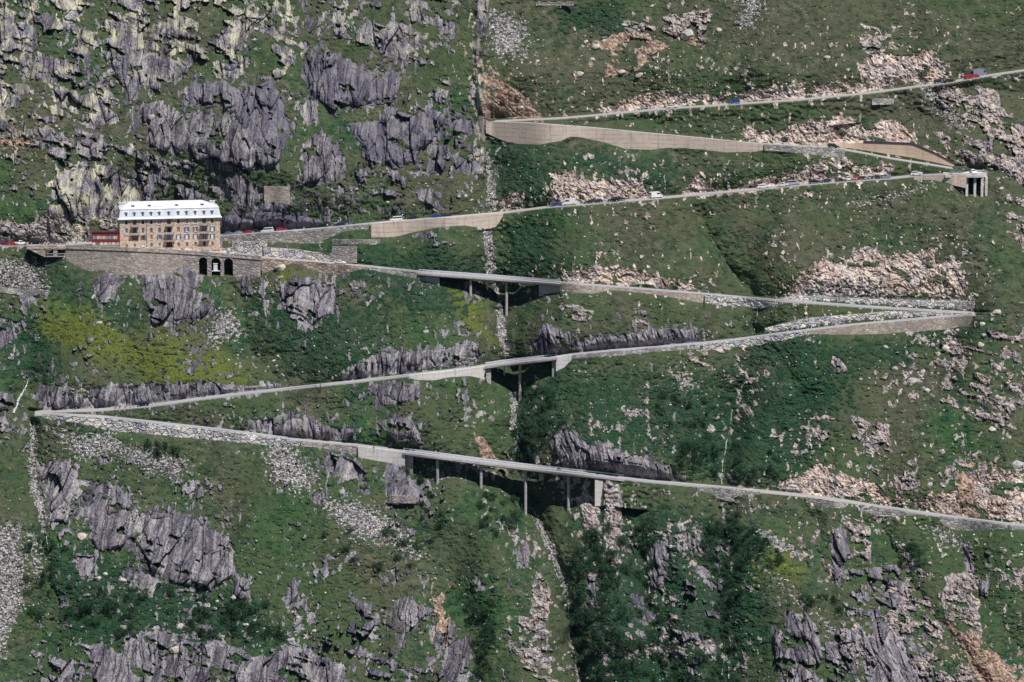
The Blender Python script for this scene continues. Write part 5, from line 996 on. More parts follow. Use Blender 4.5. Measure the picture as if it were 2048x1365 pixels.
def vehicle(kind, colour, loc, rz, label, cat='car', rx=0):
    k = KINDS[kind]; W2 = k['W']/2; root = empty({'van': 'van', 'minibus': 'minibus', 'truck': 'camper_truck', 'pickup': 'pickup_truck'}.get(kind, 'car'), loc, rz, label, cat, 'vehicles on the pass road')
    pm = cm('car_paint_'+colour, COL[colour], rough=.28, spec=.6, var=.05)
    lo = k['low']; n = len(lo); m = MB().prism(lo, -W2, W2, inset=[.04]*n); m.build('body', pm, root)
    cb = k['cab']; ins = [0.06+.16*(z-cb[0][1])/(max(q[1] for q in cb)-cb[0][1]) if kind not in ('van', 'truck') else .05+.05*(z > 2) for x, z in cb]
    zt = max(q[1] for q in cb)
    MB().prism([(x, z+.003) for x, z in cb], -W2+.02, W2-.02, inset=ins).build('cabin', pm, root)
    # glass: side strips, windscreen, rear window
    g = MB(); b0 = cb[0][1]
    xr_, xf_ = cb[1][0], cb[-2][0]; f0 = cb[-1]; f1 = cb[-2]; r0 = cb[0]; r1 = cb[1]
    za, zb = lerp(b0, zt, .18), lerp(b0, zt, .86)
    def xat(z, p, q): return lerp(p[0], q[0], (z-p[1])/max(.01, q[1]-p[1]))
    def insat(z): return .06+.16*(z-b0)/(zt-b0) if kind not in ('van', 'truck') else .05
    xs_ = (xat(za, r0, r1)+.12, xat(za, f0, f1)-.1, xat(zb, f0, f1)-.1, xat(zb, r0, r1)+.12)
    if kind == 'van': xs_ = (-.2, xs_[1], xs_[2], -.2); za, zb = 1.55, 2.15
    if kind == 'truck': xs_ = (1.9, 3.1, 3.0, 1.9); za, zb = 1.5, 2.3
    for s in (-1, 1):
        ya, yb_ = s*(W2-.02-insat(za)+.012), s*(W2-.02-insat(zb)+.012)
        q = [(xs_[0], ya, za), (xs_[1], ya, za), (xs_[2], yb_, zb), (xs_[3], yb_, zb)]
        g.quad(*(q if s < 0 else q[::-1]))
    for p, q_, s in ((f0, f1, 1), (r0, r1, -1)):
        a, b_ = xat(za, p, q_)+s*.015, xat(zb, p, q_)+s*.015; g.quad((a, -W2+.25, za), (a, W2-.25, za), (b_, W2-.32, zb), (b_, -W2+.32, zb))
    g.build('window_glass', GLASS, root)
    hx_ = k['L']/2
    for s in (-1, 1):
        MB().box(hx_-.12, hx_+.015, s*(W2-.32)-.2, s*(W2-.32)+.2, .58, .74).build('headlight', cm('headlight', (.7, .72, .74), rough=.2), root)
        MB().box(-hx_-.015, -hx_+.1, s*(W2-.2)-.1, s*(W2-.2)+.1, .68, .92).build('tail_light', cm('tail_light', (.35, .01, .01), rough=.3), root)
        for x in (-hx_*.62, hx_*.64): wheel(k['r'], root, x, s*(W2-.08))
    root.scale = (1.12, 1.12, 1.12)
    MB().box(hx_-.05, hx_+.06, -W2+.1, W2-.1, .34, .54).build('bumper', cm('bumper', (.05, .05, .06)), root)
    return root
def on_road(k, px, lane=0.):
    t = roadat(k, px, 'c'); P_ = at(px, t[0], t[1]+lane); P_[1] = t[1]+lane; P_[2] = t[2]+.13
    a = np.array(roadat(k, px-8, 'c')); b_ = np.array(roadat(k, px+8, 'c')); A = at(px-8, a[0], a[1]); B_ = at(px+8, b_[0], b_[1]); d = B_-A
    return P_, math.atan2(d[1], d[0]), -math.atan2(d[2], math.hypot(d[0], d[1]))
def put(kind, colour, k, px, lane, flip, label, cat='car'):
    P_, a, pitch = on_road(k, px, lane); o = vehicle(kind, colour, P_, 0, label, cat)
    o.rotation_euler = (0, pitch if not flip else -pitch, a+(math.pi if flip else 0)); return o
V = [('hatch','white','A',1345,0,0,'white hatchback alone on the upper road below the long pinkish rock cut'),('suv','blue','A',1469,0,1,'bright blue van like car on the upper road, right of the white hatchback'),
 ('suv','dark','A',1879,1.2,0,'dark car at the foot of the big pale rock cut, hill side one'),('sedan','black','A',1899,-1.4,0,'black car at the foot of the big pale rock cut, valley side one'),('estate','red','A',1938,-1.6,0,'dark red car on the lay-by at the top right'),('hatch','red','A',1951,-1.0,0,'bright red small car beside the grey camper truck at the top right'),('truck','bluegrey','A',1957,1.4,0,'blue grey camper truck on the lay-by at the top right','truck'),
 ('suv','black','B',1666,0,0,'black car alone on the road where the tan wall begins'),('suv','white','C',1834,0,0,'white car alone on the road left of the stilted platform'),
 ('estate','bluegrey','C',1771,0,0,'grey car at the right end of the queue in the upper right'),('sedan','dark','C',1753,0,0,'dark car second from the right in the upper right queue'),('hatch','silver','C',1739,0,1,'silver car between two dark cars in the upper right queue'),('hatch','black','C',1728,0,0,'black car just right of the red car in the queue'),('estate','red','C',1714,0,0,'red car in the queue in the upper right'),('suv','white','C',1696,0,1,'white car just left of the red car in the queue'),('hatch','dark','C',1681,-.5,0,'dark car at the left end of the close queue'),('hatch','green','C',1652,0,1,'small dark green car left of the close queue'),('suv','black','C',1629,0,0,'black estate car alone between the silver van and the queue'),
 ('minibus','silver','C',1587,.6,0,'silver blue minibus behind a white estate car','minibus'),('estate','white','C',1566,-.8,0,'white estate car directly left of the silver minibus'),('estate','white','C',1527,0,0,'white estate car alone left of the minibus pair'),
 ('van','white','C',1312,0,0,'large white panel van with dark side window, facing right','van'),('suv','dark','C',1239,.8,0,'dark blue car under the beige cliff, right one of a pair'),('suv','black','C',1227,-.8,1,'black car under the beige cliff, left one of a pair'),('hatch','dark','C',1195,0,1,'dark car partly behind a pale boulder under the beige cliff'),('hatch','dark','C',1179,0,1,'small dark car right of the white van under the beige cliff'),('van','white','C',1139,0,1,'tall white van facing left at the left end of the beige cliff','van'),('sedan','blue','C',1113,0,1,'blue car just left of the tall white van'),
 ('estate','dark','C',891,0,1,'dark car behind the steel rail of the concrete wall, right one'),('sedan','blue','C',872,0,1,'dark blue car behind the steel rail of the concrete wall, middle one'),('hatch','black','C',824,0,1,'black car behind the steel rail of the concrete wall, left one'),('minibus','white','C',792,-.5,1,'white van on the concrete wall above the grass terraces','van'),('suv','dark','C',679,0,1,'dark four wheel drive alone on the hotel road left of the concrete wall'),
 ('hatch','red','C',563,0,0,'small bright red car right of the white van near the hotel'),('minibus','white','C',535,-.6,1,'white van in the row of vehicles right of the hotel','van'),('estate','black','C',512,1.2,0,'black car between the white van and the red car near the hotel'),('sedan','red','C',497,-1.0,0,'red low car right of the silver car near the hotel'),('sedan','silver','C',478,-.8,0,'silver car second from the hotel corner'),('sedan','bluegrey','C',458,-.8,0,'blue grey car nearest to the right corner of the hotel'),
 ('hatch','maroon','C',8,-1.5,0,'dark red car cut by the left picture edge'),('hatch','red','C',25,-2,0,'red car left of the white pickup at the left edge'),('pickup','white','C',41,-1.5,0,'white pickup with dark windows in the car park left of the hotel','pickup'),('van','black','C',69,1,0,'black van in the car park left of the hotel','van'),
 ('suv','black','E',287,0,1,'black four wheel drive on the lower road behind the walkers'),('sedan','white','D',680,0,0,'white car on the middle road, mostly hidden behind the stone wall')]
for v in V: put(*v)
P_ = np.array([xr-14, yfC+3.4, zr_+.1]); vehicle('pickup', 'grey', P_, math.pi, 'grey pickup on the stilted bend platform', 'pickup')
vehicle('suv', 'white', np.array([xr-6.5, yfC+3.0, zr_+.1]), -math.pi/2+.2, 'white car facing the valley on the stilted bend platform', 'car')
# ------------------------------------------------------------------ people
def skin_mesh(name, joints, bones, mat):
    me = bpy.data.meshes.new(name); me.from_pydata([j[0] for j in joints], bones, []); o = bpy.data.objects.new(name, me); C.objects.link(o)
    o.modifiers.new('s', 'SKIN'); sd_ = o.modifiers.new('d', 'SUBSURF'); sd_.levels = 1
    for v_, j in zip(me.skin_vertices[0].data, joints): r = j[1]; v_.radius = (r, r) if isinstance(r, float) else r
    me.skin_vertices[0].data[0].use_root = True
    dg = bpy.context.evaluated_depsgraph_get(); dg.update(); m2 = bpy.data.meshes.new_from_object(o.evaluated_get(dg)); bpy.data.objects.remove(o); m2.materials.clear(); m2.materials.append(mat); m2.name = name; return m2
SKINM = cm('skin', (.50, .30, .21)); HAIR = cm('hair', (.05, .035, .025))
def pose(st):
    hip = .92 if st != 'ride' else .80
    t = .0 if st == 'stand' else (.10 if st == 'walk' else .22)
    sh = (t, 0, hip+.50); nk = (t*1.1, 0, hip+.58)
    if st == 'stand': ft = [(.02, .10, .03), (.02, -.10, .03)]; kn = [(.03, .10, .48), (.03, -.10, .48)]; hd = [(.05, .27, .78), (.12, -.26, .80)]; eb = [(0, .25, 1.10), (0, -.25, 1.10)]
    elif st == 'walk': ft = [(.33, .10, .04), (-.35, -.10, .10)]; kn = [(.24, .10, .50), (-.05, -.10, .47)]; hd = [(-.15, .27, .90), (.38, -.24, 1.0)]; eb = [(-.08, .25, 1.12), (.12, -.25, 1.12)]
    else: ft = [(.05, .17, .22), (.05, -.17, .22)]; kn = [(.38, .19, .62), (.38, -.19, .62)]; hd = [(.62, .28, 1.0), (.62, -.28, 1.0)]; eb = [(.38, .27, 1.08), (.38, -.27, 1.08)]
    return hip, sh, nk, ft, kn, hd, eb
PCACHE = {}
def person(st, loc, rz, top, legs, label, pack=None, helmet=None, cap=None):
    if st not in PCACHE:
        hip, sh, nk, ft, kn, hd, eb = pose(st); J = [((0, 0, hip), .13), ((sh[0]*.5, 0, hip+.26), .12), (sh, .13), (nk, .055), ((nk[0]+.02, 0, nk[2]+.10), .085), ((nk[0]+.02, 0, nk[2]+.23), .075)]
        B_ = [(0, 1), (1, 2), (2, 3), (3, 4), (4, 5)]
        for s in (0, 1):
            y = .1 if s == 0 else -.1; n = len(J); J += [((0, y, hip-.06), .09), (kn[s], .06), ((ft[s][0], ft[s][1], ft[s][2]+.07), .04), ((ft[s][0]+.15, ft[s][1], ft[s][2]), .035)]; B_ += [(0, n), (n, n+1), (n+1, n+2), (n+2, n+3)]
            n = len(J); ys = .19 if s == 0 else -.19; h = hd[s]; J += [((sh[0], ys, sh[2]-.02), .06), (eb[s], .042), (h, .03), ((h[0]+.04, h[1], h[2]-.07), .035)]; B_ += [(2, n), (n, n+1), (n+1, n+2), (n+2, n+3)]
            for q in range(5):
                m_ = len(J); o_ = (q-2)*.018; J += [((h[0]+.05+(.03 if q == 4 else 0), h[1]+o_, h[2]-.12), .009), ((h[0]+.06, h[1]+o_, h[2]-.155+abs(q-1)*.008), .008)]; B_ += [(n+3, m_), (m_, m_+1)]
        body = skin_mesh('body', J, B_, SKINM)
        J = [((0, 0, hip-.02), .155), ((sh[0]*.5, 0, hip+.26), .145), (sh, .155)]; B_ = [(0, 1), (1, 2)]
        for s in (0, 1): n = len(J); ys = .2 if s == 0 else -.2; J += [((sh[0], ys, sh[2]-.02), .075), (eb[s], .06), (tuple(lerp(eb[s][i], hd[s][i], .85) for i in range(3)), .045)]; B_ += [(2, n), (n, n+1), (n+1, n+2)]
        jac = skin_mesh('jacket', J, B_, SKINM)
        J = [((0, 0, hip), .15)]; B_ = []
        for s in (0, 1): n = len(J); y = .1 if s == 0 else -.1; J += [((0, y, hip-.08), .105), (kn[s], .078), ((ft[s][0], ft[s][1], ft[s][2]+.1), .058)]; B_ += [(0, n), (n, n+1), (n+1, n+2)]
        tr = skin_mesh('trousers', J, B_, SKINM); hx0 = nk[0]+.01
        ha = MB(); ha.cyl((hx0, 0, nk[2]+.17), (hx0, 0, nk[2]+.27), .088, .075, 10).cyl((hx0, 0, nk[2]+.27), (hx0, 0, nk[2]+.31), .075, .03, 10)
        ho = ha.build('hair', HAIR); PCACHE[st] = (body, jac, tr, ho.data, nk); bpy.data.objects.remove(ho)
    b_, j_, t_, h_, nk = PCACHE[st]; root = empty('person', loc, rz, label, 'person')
    for nm, me, mt in (('body', b_, None), ('jacket', j_, cm('cloth_'+str(top), top)), ('trousers', t_, cm('cloth_'+str(legs), legs)), ('helmet' if helmet else 'hair', h_, cm('helmet_'+str(helmet), helmet, rough=.3) if helmet else None)):
        if mt: me = me.copy(); me.materials.clear(); me.materials.append(mt)
        o = bpy.data.objects.new(nm, me); C.objects.link(o); o.parent = root
        if nm == 'helmet': o.scale = (1.45, 1.45, 1.0); 
    if pack: MB().box(nk[0]-.40, nk[0]-.17, -.16, .16, nk[2]-.50, nk[2]-.04, tx=.03, ty=.02).build('backpack', cm('pack_'+str(pack), pack), root)
    return root
WH, BK, NV, RE, YE, BL, GR_, OR = (.75, .75, .75), (.02, .02, .03), (.03, .04, .10), (.45, .03, .03), (.55, .62, .08), (.05, .15, .45), (.22, .22, .25), (.65, .16, .04)
def pr(k, px, lane, st, top, legs, label, rz=0, **kw):
    P_, a, _ = on_road(k, px, lane); return person(st, P_, a+rz, top, legs, label, **kw)
PI = math.pi
for i, (px, ln, tp, lg, kw, l) in enumerate([(229.5, -2.6, WH, BK, {'pack': BK}, 'walker with white top leading the group on the lower road'), (232.5, -1.6, NV, NV, {}, 'walker in dark clothes just behind the leading walker'), (238.5, -2.4, GR_, BK, {'pack': NV}, 'third walker of the group, grey top and dark rucksack'), (241, -1.4, BK, BK, {}, 'fourth walker of the group, all in black'), (249.5, -2.2, WH, BK, {}, 'walker with white cap and top in the middle of the group'), (252.5, -1.5, NV, NV, {'pack': BK}, 'walker in navy beside the white topped middle walker'), (261, -2.2, WH, BK, {'pack': GR_}, 'walker near the end of the group with white sleeves'), (267.5, -2.0, BK, NV, {}, 'last walker of the group, in black, ahead of the black car')]):
    pr('E', px, ln, 'walk', tp, lg, l, rz=PI, **kw)
for px, k, ln, st, tp, lg, l, rz in [(655, 'C', 1, 'stand', WH, BL, 'person with white shirt and blue trousers by the hotel road', -1.5), (608, 'C', -2, 'stand', YE, WH, 'person in a yellow green vest by the road right of the hotel', -1.2), (1199, 'C', 2, 'stand', NV, GR_, 'person standing between the dark cars under the beige cliff', -1.5), (1675, 'C', -1.5, 'stand', OR, NV, 'person in an orange top at the left end of the queue', -1.5), (1709, 'C', -2.5, 'stand', WH, RE, 'person in white beside the red car in the queue, left one', -1.5), (1713, 'C', -2.5, 'stand', WH, GR_, 'person in white beside the red car in the queue, right one', -1.3), (1692, 'C', -2.4, 'stand', RE, BK, 'person in red in front of the white car in the queue', -1.5), (1884, 'A', -2.8, 'stand', GR_, BK, 'person standing by the two dark cars at the big pale rock cut', -1.5), (1547, 'A', 2, 'stand', BL, NV, 'person in blue walking below the pinkish rock cut', 0),
   (52, 'C', -3, 'stand', BL, NV, 'person in blue right of the white pickup in the car park', -1.5), (56, 'C', -3, 'stand', WH, GR_, 'person in white between pickup and black van', -1.4), (90, 'C', -3, 'stand', WH, BK, 'person in white among the motorcycles, leftmost', -1.2), (97, 'C', -3, 'stand', WH, NV, 'person in a white shirt among the motorcycles, in the middle', -1.7), (118, 'C', -3, 'stand', BK, BK, 'person in black motorcycle clothes right of the red scooter', -2), (136, 'C', -2, 'stand', WH, GR_, 'person in white by the terrace wall left of the annex', -1.5), (152, 'C', -2, 'stand', GR_, NV, 'person in grey on the terrace left of the annex', -1.1), (1469, 'E', 0, 'walk', BL, NV, 'person in blue walking on the road right of the middle bridge', 3.1), (1885, 'D', -1, 'stand', BK, BK, 'person in black at the tight right bend', -1.5)]:
    pr(k, px, ln, st, tp, lg, l, rz=rz)
person('stand', np.array([xr-21, yfC+6, zr_+.1]), -1.5, NV, WH, 'person at the left end of the stilted platform'); person('stand', np.array([xr-10.2, yfC+9.4, zr_+.1]), -1.5, WH, BL, 'person in white at the back rail of the stilted platform'); person('stand', np.array([xr-1.5, yfC+6, zr_+.1]), -.5, BL, NV, 'person in blue at the right tip of the stilted platform')
# ------------------------------------------------------------------ motorcycles
def moto(k, px, lane, rz, colour, label, rider=None):
    P_, a, _ = on_road(k, px, lane); c = cm('moto_'+str(colour), colour, rough=.3, spec=.6); root = empty('motorcycle', P_, a+rz, label, 'motorcycle', 'motorcycles at the road')
    for x in (-.72, .74):
        w = MB().cyl((0, -.07, 0), (0, .07, 0), .32, seg=14).build('wheel', RUB, root); w.location = (x, 0, .32); MB().cyl((0, -.08, 0), (0, .08, 0), .18, seg=8).build('rim', M['rail'], w)
    MB().prism([(-.35, .42), (-.4, .72), (-.1, .80), (.15, .98), (.42, .98), (.52, .62), (.2, .34)], -.15, .15, inset=[.03]*7).build('body', c, root)
    MB().prism([(-.95, .78), (-.9, .88), (-.15, .86), (-.05, .80), (-.4, .72)], -.13, .13).build('seat', BLK, root)
    MB().cyl((.74, .1, .32), (.42, .1, 1.02), .035).cyl((.74, -.1, .32), (.42, -.1, 1.02), .035).build('fork', M['rail'], root)
    MB().cyl((.42, -.36, 1.08), (.42, .36, 1.08), .02).build('handlebar', BLK, root); MB().cyl((-.05, .17, .3), (-.85, .19, .42), .05).build('exhaust', M['rail'], root); MB().cyl((.5, 0, .9), (.62, 0, .88), .1, .09, 10).build('headlight', M['white'], root)
    if rider: person('ride', P_, a+rz, rider[0], rider[1], rider[2], helmet=rider[3])
BLK = cm('black_vinyl', (.02, .02, .025))
MO = [('C',84,-2,.6,RE,'red motorcycle parked left of the group in the car park',None),('C',91,-1,1,BK,'black motorcycle in the car park beside a person in white',None),('C',99,-2,.4,RE,'dark red motorcycle in the middle of the car park group',None),('C',104,0,2.2,NV,'dark motorcycle behind the red scooter',None),('C',110,-2.4,.5,RE,'bright red scooter at the rail of the car park',None),('C',118,-.5,1.2,BK,'black motorcycle right of the red scooter',None),('C',125,-1.5,.8,BK,'black motorcycle second from the right in the car park',None),('C',131,-1.2,1.4,GR_,'grey motorcycle at the right end of the car park group',None),
 ('C',1097,0,PI,WH,'white motorcycle at the left end of the file left of the blue car',(BK,BK,'rider in black on the leftmost white motorcycle',WH)),('C',1103,0,PI,GR_,'grey motorcycle directly left of the blue car',(GR_,BK,'rider with white helmet on the grey motorcycle left of the blue car',WH)),('C',1165,0,PI,BK,'black motorcycle right of the tall white van',(BK,BK,'rider in black right of the tall white van',BK)),('C',1209,0,PI,WH,'white motorcycle left of the black car under the beige cliff',(BK,BK,'rider on the white motorcycle under the beige cliff',WH)),
 ('E',131,2,.2,BK,'black motorcycle at the foot of the cliff near the left bend, left one',None),('E',150,2,.1,BK,'black motorcycle at the foot of the cliff near the left bend, right one',None),('E',408,1,PI,BK,'motorcycle riding on the lower road right of the walkers',(BK,BK,'rider with a white helmet on the lower road',WH)),('F',1118,1,0,BK,'dark motorcycle riding over the lowest bridge',(NV,BK,'rider in dark clothes on the lowest bridge',RE)),('D',1788,0,PI,BK,'motorcycle between the two boulder walls at the right bend',(BK,BK,'rider in black between the boulder walls',WH))]
for m_ in MO: moto(*m_)
# ------------------------------------------------------------------ poles
def pole(px, y0, y1, label, arms=1):
    G_ = ground(px, y1); h = (y1-y0)/4.5; root = empty('power_pole', G_-[0, .3, 0], .2, label, 'power pole'); wm_ = cm('tarred_wood', (.055, .045, .05))
    MB().cyl((0, 0, -1), (0, 0, h), .17, .12, 8).build('mast', wm_, root)
    if arms:
        MB().box(-.9, .9, -.08, .08, h-.7, h-.55).build('crossarm', wm_, root)
        for x in (-.8, 0, .8): MB().cyl((x, 0, h-.55), (x, 0, h-.25), .06).build('insulator', M['rail'], root)
for p in [(472, 558, 612, 'dark power pole under the reddish wall right of the arcade'), (518, 630, 702, 'thin power pole in the green hollow left of the grey boulder cliff'), (641, 738, 787, 'dark power pole crossing the road above the left part of the lower grass'), (748, 858, 918, 'dark power pole in front of the left end of the lowest bridge'), (852, 1042, 1090, 'dark pole among bushes below the lowest bridge'), (67, 440, 486, 'thin pole beside the black van in the car park')]: pole(*p)
# ------------------------------------------------------------------ water
b = NB('white_water', .3, .5); b.col(b.ramp(b.noise(b.pos((3, 1, .5)), 1.4, 4, .7), [(.40, (.10, .11, .13)), (.52, (.45, .48, .52)), (.62, (.85, .87, .90))])); M['water'] = b.m
def stream(pts, w0, w1, label=None):
    q = resample([(a, b_, 0) for a, b_ in pts], 3.); n = len(q); V_ = []; random.seed(len(q))
    jx = np.cumsum(np.random.RandomState(n).randn(n))*.5; jx -= np.linspace(0, jx[-1], n)
    for i in range(n):
        w = lerp(w0, w1, i/(n-1))*(.35+.8*random.random())/2*(.85 if w1 > 5 else .55); x = q[i, 0]+jx[i]; A = ground(x-w, q[i, 1]); B_ = ground(x+w, q[i, 1]); y = min(A[1], B_[1])-.35
        for xx_ in (x-w, x, x+w): V_.append(at(xx_, q[i, 1], y-(.12 if xx_ == x else 0)))
    F_ = gridfaces(n, 3); kp = np.repeat(np.array([w1 > 5 or perlin(i*.37+.01*n, 2.2, 9) > -.22 for i in range(n-1)]), 2); kp = kp if kp.any() else ~kp
    setp(mesh_np('stream', np.array(V_), F_[kp], M['water'], True), kind='structure')
stream([(58, 757), (52, 775), (42, 795), (36, 810), (27, 826)], 2, 7); stream([(62, 850), (64, 900), (60, 940), (78, 1000), (90, 1060), (100, 1120)], 1.6, 1.6)
stream([(1466, 815), (1461, 850), (1453, 890), (1447, 930), (1444, 968)], 1.5, 3); stream([(1443, 1000), (1449, 1040), (1457, 1075)], 2.2, 1.5); stream([(1446, 1272), (1449, 1300), (1444, 1330), (1441, 1380)], 2, 4); stream([(1449, 1300), (1455, 1330), (1458, 1380)], 2, 4)
stream([(1056, 1015), (1075, 1055), (1098, 1100), (1112, 1150), (1132, 1190), (1138, 1240), (1146, 1270)], 2, 3); stream([(1030, 790), (1028, 830), (1034, 860), (1030, 905)], 2, 2.5); stream([(978, 436), (979, 452)], 2, 2); stream([(1329, 350), (1330, 378), (1329, 398)], 2, 2.5); stream([(989, 330), (993, 370), (991, 415)], 1.2, 1.5)
stream([(1422, 475), (1450, 520), (1478, 560), (1512, 606)], 1.2, 1.4); stream([(1516, 614), (1512, 640), (1508, 664)], 1.5, 1.5)
# ------------------------------------------------------------------ boulders and stones
b = NB('boulder_rock', .9, .15); p_ = b.pos(); c_ = b.ramp(b.noise(p_, .9, 5, .7), [(.32, (.17, .165, .175)), (.48, (.40, .385, .38)), (.65, (.60, .575, .54))]); oi = b.n('ObjectInfo')
c_ = b.mix(1., c_, b.ramp(oi.outputs['Random'], [(0, (.70, .70, .76)), (.5, (1, 1, .98)), (1, (1.2, 1.15, 1.02))]), 'MULTIPLY'); b.col(c_); b.bump(b.noise(p_, 3, 4), .1); M['boulder'] = b.m
import bmesh
def boulder_mesh(seed, sub=2):
    rs = np.random.RandomState(seed); bm = bmesh.new(); bmesh.ops.create_icosphere(bm, subdivisions=sub, radius=1)
    N = rs.randn(11, 3); N /= np.linalg.norm(N, axis=1)[:, None]; D = .55+.35*rs.rand(11); sc_ = np.array([1+.5*rs.rand(), .8, .55+.5*rs.rand()])
    for v in bm.verts:
        p = np.array(v.co); 
        for n_, d_ in zip(N, D):
            e_ = p@n_-d_
            if e_ > 0: p = p-n_*e_
        v.co = p*sc_*1.2
    me = bpy.data.meshes.new('boulder'); bm.to_mesh(me); bm.free(); me.materials.append(M['boulder']); return me
BMS = [boulder_mesh(i) for i in range(10)]
def boulder(px, py, wpx, label, group=None, sq=1., rs=random):
    G_ = ground(px, py); r = wpx/4.5/2; o = bpy.data.objects.new('boulder', BMS[rs.randrange(10)]); C.objects.link(o); o.location = G_+[0, -.1*r, -.1*r]; o.scale = (r/1.25, r*.8, r*sq); o.rotation_euler = (rs.uniform(-.4, .4), rs.uniform(-.4, .4), rs.uniform(0, .9)); return setp(o, label, 'boulder', group)
rb = random.Random(5)
HERO = [(1377, 70, 36, 'largest pale boulder on the upper grass slope above the top road'), (1402, 62, 20, 'pale boulder touching the largest boulder on its right'), (1193, 92, 22, 'pale flat topped boulder high on the slope, left of the brown earth patch'), (1172, 84, 12, 'small boulder beside the flat topped boulder on the upper slope'), (1208, 82, 11, 'pointed boulder right of the flat topped boulder on the upper slope'), (1250, 50, 14, 'grey boulder above the brown earth patch, left'), (1283, 52, 18, 'pale upright boulder above the brown earth patch, right'), (1304, 12, 12, 'boulder near the top picture edge above the big pale one'), (1383, 28, 13, 'small boulder straight above the largest pale boulder'), (1438, 60, 15, 'boulder to the right of the largest pale boulder'), (1245, 143, 16, 'boulder in the middle of the brown earth patch'), (1280, 150, 18, 'flat boulder at the right side of the brown earth patch'), (1185, 120, 14, 'white boulder below the flat topped boulder'), (1160, 148, 17, 'cluster boulder above the start of the upper wall'), (1043, 215, 14, 'boulder at the foot of the reddish scree by the upper wall'), (1035, 188, 12, 'boulder on the reddish scree by the upper wall'), (984, 55, 11, 'pinkish boulder by the rock rib near the top'), (1655, 115, 18, 'grey boulder left of the big pale rock cut'), (1696, 140, 11, 'small boulder at the left foot of the big pale rock cut'),
 (304, 234, 16, 'white boulder perched on the left cliffs'), (165, 1073, 24, 'square tan boulder below the left lower cliffs'), (246, 1160, 14, 'tan boulder under the lower left cliff, right one'), (196, 1157, 13, 'tan boulder under the lower left cliff, left one'), (211, 1148, 9, 'small pointed boulder under the lower left cliff'), (248, 1256, 17, 'whitish boulder at the bottom left above the lowest rocks'), (363, 1254, 19, 'grey lying slab boulder at the bottom left'), (414, 1212, 16, 'angular white boulder in the bottom left bushes'), (468, 1196, 15, 'boulder right of the large lower left cliff'), (493, 1250, 12, 'small block boulder among bottom left stones'), (500, 1275, 18, 'flat pale block boulder among bottom left stones'), (350, 1300, 22, 'light yellow boulder on top of the bottom left rocks'), (583, 1280, 14, 'boulder right of the small conifer at the bottom'), (1035, 785, 16, 'pale rectangular slab in the ravine under the middle bridge'), (199, 646, 11, 'bright white stone on the yellow green slope under the hotel'), (560, 536, 22, 'flat pale boulder on the grass hump right of the arcade'), (562, 555, 12, 'yellowish leaning slab below the grass hump'), (711, 577, 9, 'small pale stone on grass below the upper bridge road'),
 (1995, 625, 18, 'grey boulder right of the tight right bend'), (1965, 648, 15, 'pale boulder just below the tight right bend'), (1915, 661, 10, 'small flat boulder below the tan bend wall'), (1865, 690, 12, 'boulder in the cluster under the right bend, left one'), (1892, 696, 16, 'boulder in the cluster under the right bend, middle one'), (1907, 686, 18, 'largest boulder of the cluster under the right bend'), (1962, 690, 16, 'boulder in the cluster under the right bend, right one'), (1875, 708, 12, 'boulder below the cluster under the right bend'), (1772, 694, 14, 'dark grey boulder on grass left of the cluster under the right bend'), (1790, 738, 14, 'boulder in the grass hollow right of the leaning rock'), (1823, 762, 22, 'broken pale boulder on the right grass slope'), (1846, 744, 14, 'flat boulder above the broken pale boulder'), (1855, 780, 14, 'boulder right below the broken pale boulder'), (1985, 858, 18, 'round grey boulder on the far right slope'), (2035, 930, 26, 'boulder at the right edge above the lowest road'), (1860, 970, 15, 'pale boulder above the lowest road cut at right'), (1733, 1015, 14, 'pale boulder standing at the lowest road by the cut'), (1806, 1090, 9, 'small white stone below the lowest road at right'), (2040, 1110, 10, 'white stone near the right edge under the lowest road'), (1340, 1093, 9, 'white square stone above the lower alder bushes'), (1228, 380, 12, 'pale stone on the beige road cut'), (1690, 320, 18, 'pale boulder between the low stone wall and the queue'), (1480, 283, 10, 'pale stone on the grass at the end of the long concrete wall')]
for px, py, w, l in HERO: boulder(px, py, w, l, None, .75, rb)
def inside(poly, n, r):
    p = np.array(poly, float); lo = p.min(0); hi = p.max(0); o = []
    while len(o) < n:
        x = r.uniform(lo[0], hi[0]); y = r.uniform(lo[1], hi[1])
        if polysd(poly, np.array([x]), np.array([y]))[0] > 0: o.append((x, y))
    return o
def clear(px, py):
    for k in ROADS:
        if RNG[k][0] < px < RNG[k][1] and abs(roadat(k, px, 'c')[0]-py) < 9: return False
    for w in WALLS:
        xs, t, b_, Y = w['L']
        if xs[0]-3 < px < xs[-1]+3 and np.interp(px, xs, t)-5 < py < np.interp(px, xs, b_)+4: return False
    return not (180 < px < 445 and 398 < py < 500)
